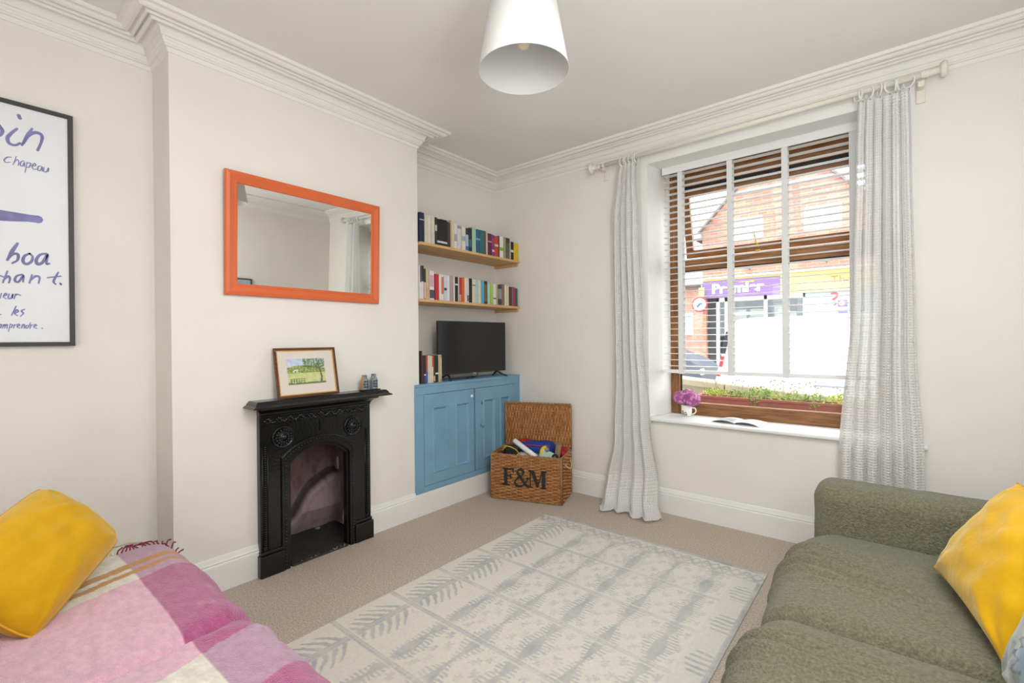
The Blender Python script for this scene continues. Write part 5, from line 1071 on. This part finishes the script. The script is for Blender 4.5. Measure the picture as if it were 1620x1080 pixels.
for x in (-1.55, 3.1):
    for y in (-.80, .80):
        q = MB(); q.lathe([(0, -.10), (.30, -.10), (.33, -.06), (.33, .06), (.30, .10), (0, .10)], 28, M=T(x-1, y, .33) @ RX(math.pi/2)); wh = q.build('wheel', TYR, vn)
        q = MB(); q.lathe([(0, -.11), (.2, -.105), (.2, .105), (0, .11)], 20, M=T(x-1, y, .33) @ RX(math.pi/2)); q.build('wheel_rim', RIMM, wh)
# ---- dark car beyond the corner
CARM = mat('slate_grey_car_paint', '#4a525c', .5)
cr = thing('grey_car', 'slate grey people carrier standing left of the shop door, partly seen', 'car', (-6.2, 14.3, GZ-.1))
side = [(-2.1, .35), (-2.1, .95), (-1.8, 1.6), (-1.3, 2.0), (.4, 2.02), (1.0, 1.55), (1.65, 1.30), (1.95, 1.1), (2.0, .35)]; n = len(side)
q = MB(); vs = [(x, -.85+.16*max(0, z-1.1), z) for x, z in side]+[(x, .85-.16*max(0, z-1.1), z) for x, z in side]; q.add(vs, [tuple(range(n)), tuple(range(n, 2*n))[::-1]]+[(i, n+i, n+(i+1) % n, (i+1) % n) for i in range(n)]); bevel(q.build('body', CARM, cr), .06, 3)
q = MB(); q.add([(x, -.86+.16*max(0, z-1.1), z) for x, z in ((-1.7, 1.2), (-1.25, 1.85), (.3, 1.85), (.85, 1.45), (.9, 1.25))], [(0, 1, 2, 3, 4)]); q.add([(.47, -.66, 2.0), (1.0, -.72, 1.60), (1.0, .72, 1.60), (.47, .66, 2.0)], [(0, 1, 2, 3)]); q.build('window_glass', GLS, cr)
q = MB(); q.rbox(1.5, 1.98, -.84, -.55, .85, 1.05, .05); q.build('headlamp', mat('pale_headlamp', '#dfe3e6', .2), cr)
q = MB(); q.rbox(.72, .92, -1.05, -.86, 1.28, 1.44, .04); q.build('door_mirror', mat('white_mirror_cap', '#dcdfe2', .3), cr)
for x in (-1.3, 1.25):
    for y in (-.78, .78):
        q = MB(); q.lathe([(0, -.10), (.31, -.10), (.34, -.06), (.34, .06), (.31, .10), (0, .10)], 24, M=T(x, y, .34) @ RX(math.pi/2)); q.build('wheel', TYR, cr)
# ---- the shop
def brickmat(name, c1, c2, c3, sc_):
    m = mat(name, c1, .9); N = m.node_tree.nodes; L = m.node_tree.links; b = N['Principled BSDF']
    t = N.new('ShaderNodeTexCoord'); sep = N.new('ShaderNodeSeparateXYZ'); cmb = N.new('ShaderNodeCombineXYZ'); L.new(t.outputs['Object'], sep.inputs[0])
    ad = N.new('ShaderNodeMath'); ad.operation = 'ADD'; L.new(sep.outputs[0], ad.inputs[0]); L.new(sep.outputs[1], ad.inputs[1]); L.new(ad.outputs[0], cmb.inputs[0]); L.new(sep.outputs[2], cmb.inputs[1])
    br = N.new('ShaderNodeTexBrick'); br.inputs['Color1'].default_value = lin(c1); br.inputs['Color2'].default_value = lin(c2); br.inputs['Mortar'].default_value = lin(c3)
    br.inputs['Scale'].default_value = 1; br.inputs['Brick Width'].default_value = .225*sc_; br.inputs['Row Height'].default_value = .075*sc_; br.inputs['Mortar Size'].default_value = .010; br.inputs['Mortar Smooth'].default_value = .3
    n2 = N.new('ShaderNodeTexNoise'); n2.inputs['Scale'].default_value = .9; n2.inputs['Detail'].default_value = 5; L.new(t.outputs['Object'], n2.inputs['Vector'])
    rr = N.new('ShaderNodeValToRGB'); rr.color_ramp.elements[0].color = (.72, .74, .78, 1); rr.color_ramp.elements[1].color = (1.1, 1.05, 1, 1); rr.color_ramp.elements[0].position = .38; rr.color_ramp.elements[1].position = .62
    mx = N.new('ShaderNodeMixRGB'); mx.blend_type = 'MULTIPLY'; mx.inputs[0].default_value = 1
    L.new(n2.outputs['Fac'], rr.inputs[0]); L.new(cmb.outputs[0], br.inputs['Vector']); L.new(br.outputs['Color'], mx.inputs[1]); L.new(rr.outputs[0], mx.inputs[2]); L.new(mx.outputs[0], b.inputs['Base Color']); return m
BRICK = brickmat('red_brick', '#b5705e', '#c68a72', '#b8a89c', 1.5)
SF = 21.0; K = 1.4
def sx(x): return x*K
def sz(z): return 1.35+(z-1.35)*K
sh = thing('shop_building', 'red brick gabled shop with purple and yellow fascia across the street', 'building', (-3.5, SF, GZ))
O = Vector((-3.5, SF, GZ))
def hole_wall(x0, x1, z0, z1, holes):    # rectangular wall with holes, as non overlapping boxes
    out = []; zs = sorted({z0, z1, *[h[2] for h in holes], *[h[3] for h in holes]})
    for a, b in zip(zs, zs[1:]):
        hs = sorted([(h[0], h[1]) for h in holes if h[2] <= a and h[3] >= b]); x = x0
        for h0, h1 in hs:
            if h0 > x: out.append((x, h0, a, b))
            x = h1
        if x < x1: out.append((x, x1, a, b))
    return out
gx0, gx1, eave, apx, apz = sx(-4.66), sx(-.31), sz(4.75), sx(-2.5), sz(6.98)
w1 = (sx(-3.77), sx(-2.97), sz(4.24), sz(4.88)); w2 = (sx(-1.98), sx(-1.11), sz(4.28), sz(4.88))
q = MB()
for a, b, c, d in hole_wall(gx0, gx1, sz(3.05), eave, [(w1[0], w1[1], w1[2], eave), (w2[0], w2[1], w2[2], eave)]): q.box(a-O.x, b-O.x, 0, .3, c-O.z, d-O.z)
def gl(x): return eave+(apz-eave)*(1-abs(x-apx)/(apx-gx0)) 
zt = max(w1[3], w2[3])
for h in (w1, w2): q.box(h[0]-O.x, h[1]-O.x, 0, .3, h[3]-O.z, zt+.02-O.z)
xl = gx0+(apx-gx0)*(zt-eave)/(apz-eave); xr = gx1-(gx1-apx)*(zt-eave)/(apz-eave)
for a, b in ((xl, w1[0]), (w1[1], w2[0]), (w2[1], xr)): q.box(a-O.x, b-O.x, 0, .3, eave-O.z, zt+.02-O.z)
q.prism([(gx0-O.x, eave-O.z), (xl-O.x, eave-O.z), (xl-O.x, zt-O.z)], 0, .3, axis='y'); q.prism([(xr-O.x, eave-O.z), (gx1-O.x, eave-O.z), (xr-O.x, zt-O.z)], 0, .3, axis='y')
q.prism([(xl-O.x, zt+.02-O.z), (xr-O.x, zt+.02-O.z), (apx-O.x, apz-O.z)], 0, .3, axis='y')
q.box(gx0-O.x, gx0+.3-O.x, .3, 9, 0, eave-O.z); q.box(gx1-.3-O.x, gx1-O.x, .3, 9, 0, eave-O.z); q.box(gx0-O.x, gx0+.14-O.x, 0, .3, 0, sz(3.05)-O.z)
q.build('brick_wall', BRICK, sh)
RT = mat('grey_roof_tiles', '#7c7370', .9, var=.25, vscale=5, bump=.5, bscale=8)
q = MB()
for a, b in ((gx0-.35, eave-.35*(apz-eave)/(apx-gx0)), (gx1+.35, eave-.35*(apz-eave)/(gx1-apx))):
    q.add([(a-O.x, -.18, b-O.z), (apx-O.x, -.18, apz+.05-O.z), (apx-O.x, 9, apz+.05-O.z), (a-O.x, 9, b-O.z), (a-O.x, -.18, b-.12-O.z), (apx-O.x, -.18, apz-.07-O.z), (apx-O.x, 9, apz-.07-O.z), (a-O.x, 9, b-.12-O.z)], [(0, 1, 2, 3), (7, 6, 5, 4), (0, 4, 5, 1), (3, 2, 6, 7), (0, 3, 7, 4)])
q.build('roof', RT, sh)
q = MB(); q.box(gx0-.38-O.x, gx0+.0-O.x, -.2, -.02, eave-.45-O.z, eave-.28-O.z); q.box(apx-2.2-O.x, apx+2.6-O.x, -.03, 0, sz(5.55)-O.z, sz(5.68)-O.z); q.build('stone_band', mat('pale_grey_render', '#a9a79c', .9, var=.15), sh)
PVC = mat('white_window_plastic', (.85, .86, .88), .4); WG = mat('reflecting_window_glass', '#a9bccd', .15, spec=.6)
for h in (w1, w2):
    q = MB(); a, b, c, d = h; t_ = .10; m_ = (a+b)/2
    for bx in ((a, a+t_, c, d), (b-t_, b, c, d), (a+t_, b-t_, c, c+t_), (a+t_, b-t_, d-t_, d), (m_-.06, m_+.06, c+t_, d-t_)): q.box(bx[0]-O.x, bx[1]-O.x, .06, .14, bx[2]-O.z, bx[3]-O.z)
    wf = q.build('upstairs_window', PVC, sh); q = MB(); q.box(a+t_-O.x, b-t_-O.x, .09, .10, c+t_-O.z, d-t_-O.z); q.build('pane', WG, wf)
    q = MB(); q.box(a+t_-O.x, b-t_-O.x, .16, .18, c+t_-O.z, d-t_-O.z); q.build('net_curtain', mat('net_curtain_cloth', '#c6ccd2', .9), wf)
q = MB(); 
for x, z in ((-4.02, 3.80), (-4.02, 3.50)): q.lathe([(0, -.14), (.09, -.12), (.10, -.02), (.10, 0)], 16, M=T(sx(x)-O.x, 0, sz(z)-O.z) @ RX(-math.pi/2) if False else T(sx(x)-O.x, 0, sz(z)-O.z) @ RX(math.pi/2) @ RX(math.pi))
q.build('wall_vent', mat('green_grey_metal', '#7d9584', .5), sh)
PUR = mat('purple_fascia', '#84689c', .6, spec=.2); YF = mat('yellow_fascia', '#cdb878', .6, spec=.2); WHT = mat('white_lettering', (.9, .9, .9), .4)
fz0, fz1 = sz(2.565), sz(3.135)
q = MB(); q.box(gx0+.05-O.x, sx(-2.52)-O.x, -.16, -.001, fz0-O.z, fz1-.07-O.z); fa = q.build('purple_fascia', PUR, sh)
q = MB(); q.box(sx(-2.52)-O.x, gx1-O.x, -.16, -.001, fz0-O.z, fz1-O.z); q.box(gx0+.05-O.x, sx(-2.52)-O.x, -.165, -.001, fz1-.07-O.z, fz1-O.z); fy = q.build('yellow_fascia', YF, sh)
q = MB(); q.box(gx0-.05-O.x, gx1-O.x, -.28, 0, fz1-O.z, fz1+.10-O.z); q.build('fascia_ledge', PVC, sh)
for x in (-3.33, -1.45):
    q = MB(); q.tube([(sx(x)-O.x, 0, fz1+.30-O.z), (sx(x)-O.x, -.35, fz1+.38-O.z)], .03, 8); q.rbox(sx(x)-.17-O.x, sx(x)+.17-O.x, -.5, -.30, fz1+.28-O.z, fz1+.40-O.z, .03); q.build('fascia_lamp', mat('grey_lamp_housing', '#8f979b', .5), sh)
Mt = T(sx(-4.36)-O.x, -.175, sz(2.70)-O.z) @ RX(math.pi/2)
t = text_mb('Premier', .56, .02, Mt @ Matrix.Diagonal((1.13, .98, 1, 1)), .022, spacing=.96); t.build('shop_name_lettering', WHT, fa)
q = MB(); q.prism([(sx(-3.62)-O.x, sz(2.985)-O.z), (sx(-3.2)-O.x, sz(3.00)-O.z), (sx(-3.22)-O.x, sz(2.965)-O.z)], -.18, -.165, axis='y'); q.ball((sx(-3.22)-O.x, -.17, sz(2.985)-O.z), .05, n=12, m=8, sz=(1, .3, 1)); q.build('yellow_swoosh', mat('orange_yellow_mark', '#f0b323', .4), fa)
t = text_mb('The', .42, .01, T(sx(-1.36)-O.x, -.17, sz(2.755)-O.z) @ RX(math.pi/2), .0); t.build('shop_strapline_lettering', mat('taupe_lettering', '#8c7350', .5), fy)
q = MB(); q.box(sx(-2.48)-O.x, gx1-O.x, -.165, -.16, sz(2.97)-O.z, sz(3.0)-O.z) if False else q.box(sx(-1.42)-O.x, gx1-O.x, -.168, -.16, sz(2.97)-O.z, sz(3.06)-O.z); q.build('orange_band', mat('amber_band', '#e2b44c', .5), fy)
# ground floor: door recess, shop window, white panel
DK = mat('dark_doorway', '#3d4045', .7); SW = mat('shop_interior_grey', '#6a7076', .6, var=.3, vscale=3); PAN = mat('pale_blue_white_panel', (.36, .43, .46), .5); SHV = mat('shelf_goods', '#c9bfa8', .7, var=.5, vscale=9)
gb, gt = 0, fz0-O.z
q = MB(); q.box(gx0+.14-O.x, sx(-4.26)-O.x, .25, .30, gb, gt); q.build('dark_door', DK, sh)
q = MB(); q.box(gx0+.14-O.x, sx(-1.99)-O.x, 1.5, 1.55, gb, gt); q.build('shop_interior', SW, sh)
q = MB()
for x in (-4.26, -4.02, -2.96, -2.0): q.box(sx(x)-O.x, sx(x)+.12-O.x, -.02, .10, gb, gt)
q.box(sx(-4.26)-O.x, sx(-1.94)-O.x, -.02, .10, gt-.16, gt); q.box(sx(-4.0)-O.x, sx(-2.96)-O.x, 0, .08, gt-.75, gt-.64); q.box(sx(-4.02)-O.x, sx(-2.0)-O.x, -.02, .1, gb, gb+.7); q.build('shopfront_frame', PVC, sh)
q = MB(); q.box(sx(-4.2)-O.x, sx(-1.96)-O.x, .03, .04, gb+.3, gt-.1); q.build('shop_glass', glassmat('shop_glass', (.85, .9, .92), .06), sh)
q = MB()
for x0, x1, z0_, z1_ in ((-3.95, -3.5, 1.9, 2.2), (-3.4, -3.0, 1.75, 2.2), (-2.75, -2.45, 1.8, 2.28), (-2.42, -2.2, 1.7, 2.1)): q.box(sx(x0)-O.x, sx(x1)-O.x, .5, .9, gb+.8, sz(z1_)-O.z)
q.build('display_goods', SHV, sh)
q = MB(); q.box(sx(-1.94)-O.x, gx1-O.x, -.05, .3, gb, gt); pn = q.build('white_shop_panel', PAN, sh)
REDL = mat('red_lettering', '#b03448', .5); VIO = mat('violet_sticker', '#6a5bb8', .5)
q = MB(); P = catmull([(sx(-1.36)-O.x, -.06, sz(2.50)-O.z), (sx(-1.24)-O.x, -.06, sz(2.50)-O.z), (sx(-1.23)-O.x, -.06, sz(2.42)-O.z), (sx(-1.32)-O.x, -.06, sz(2.34)-O.z)]); q.tube(P, .035, 6); P = catmull([(sx(-1.30)-O.x, -.06, sz(2.27)-O.z), (sx(-1.24)-O.x, -.06, sz(2.24)-O.z), (sx(-1.30)-O.x, -.06, sz(2.19)-O.z)]); q.tube(P, .022, 6); q.build('red_squiggle', REDL, pn)
t = text_mb('Top in', .24, .008, T(sx(-1.56)-O.x, -.056, sz(2.02)-O.z) @ RX(math.pi/2)); t.build('panel_lettering', mat('mauve_grey_lettering', '#8a7f92', .5), pn)
q = MB(); q.box(sx(-1.21)-O.x, sx(-1.0)-O.x, -.056, -.052, sz(2.14)-O.z, sz(2.32)-O.z); q.box(sx(-1.21)-O.x, sx(-1.0)-O.x, -.056, -.052, sz(1.98)-O.z, sz(2.03)-O.z); q.build('violet_sticker', VIO, pn)
q = MB(); q.lathe([(0, 0), (.09, 0), (.09, .01), (0, .01)], 20, M=T(sx(-1.12)-O.x, -.057, sz(2.23)-O.z) @ RX(math.pi/2)); q.build('sticker_emblem', mat('amber_sticker_centre', '#efc79c', .5), pn)
# projecting signs at the shop corner
def signpost(nm, lab, x, z, parts):
    t = thing(nm, lab, 'sign', (x, SF-.35, z))
    for n_, mb, m_ in parts: mb.build(n_, m_, t)
    return t
a = MB(); a.box(-.11, .11, -.04, .04, -.20, .20); b = MB(); b.tube([(.0, 0, .20), (0, .0, .30), (.0, .36, .30)], .015, 6)
signpost('projecting_sign', 'small yellow box sign sticking out at the left corner of the shop', sx(-4.62), sz(2.75), [('sign_box', a, YF), ('bracket', b, PVC)])
a = MB(); R0 = .30; a.tube([(R0*math.cos(k*math.pi/16), 0, R0*math.sin(k*math.pi/16)) for k in range(33)], .035, 8, caps=False); b = MB(); b.lathe([(0, -.01), (R0, -.01), (R0, .01), (0, .01)], 32, M=RX(math.pi/2)); c_ = MB(); c_.tube([(-.10, -.02, -.10), (.02, -.02, .02), (.12, -.02, .05)], .04, 8); d_ = MB(); d_.tube([(0, 0, -.3), (0, .36, -.3)], .015, 6)
signpost('round_sign', 'round red-rimmed sign on the left corner below the yellow box sign', sx(-4.68), sz(2.42)-.05, [('red_rim', a, REDL), ('sign_plate', b, WHT), ('blue_mark', c_, mat('blue_sign_mark', '#3f5fa8', .5)), ('bracket', d_, PVC)])
# ---- pale terrace house farther left
PK = brickmat('pink_brick', '#c98f7c', '#d3a28e', '#c4b4aa', 1.5)
hs = thing('neighbour_house', 'pinkish brick house with a pale slate roof behind the shop corner', 'building', (-12, 30, GZ))
q = MB(); q.box(-8, 4.0, 0, 6, 0, 5.2); q.build('brick_wall', PK, hs)
q = MB(); q.prism([(-.5, 5.0), (3, 8.0), (6.5, 5.0)], -8.3, 4.3, axis='x'); q.build('roof', mat('pale_slate_roof', '#a6abb3', .7, var=.15, vscale=3), hs)
q = MB(); q.box(-8.3, 4.3, -.6, -.45, 4.93, 5.06); q.build('gutter', mat('dark_gutter', '#4b4642', .6), hs)
for x in (1.55, 2.75):
    q = MB(); q.box(x, x+.55, -.04, .0, 2.0, 3.4); wf = q.build('window', PVC, hs); q = MB(); q.box(x+.08, x+.47, -.05, -.041, 2.1, 3.3); q.build('pane', WG, wf)
# ---- right-wall picture seen in the mirror
pr = thing('landscape_print', 'thin black framed print on the right wall, seen only in the mirror', 'picture', (RXW-.002, 2.16, 1.50))
q = MB()
for a, b, c, d in ((-.36, -.345, 0, .44), (.345, .36, 0, .44), (-.345, .345, 0, .015), (-.345, .345, .425, .44)): q.box(-.018, 0, a, b, c, d)
q.build('frame', FRM, pr)
q = MB(); q.box(-.008, -.001, -.345, .345, .015, .425); q.build('mount', mat('blue_white_mount', '#c6d2d6', .6), pr); q = MB(); q.box(-.0095, -.0085, -.345, .345, .05, .40); q.build('print_image', mat('sea_blue_print', '#9fc3d2', .6, var=.2, vscale=5), pr)
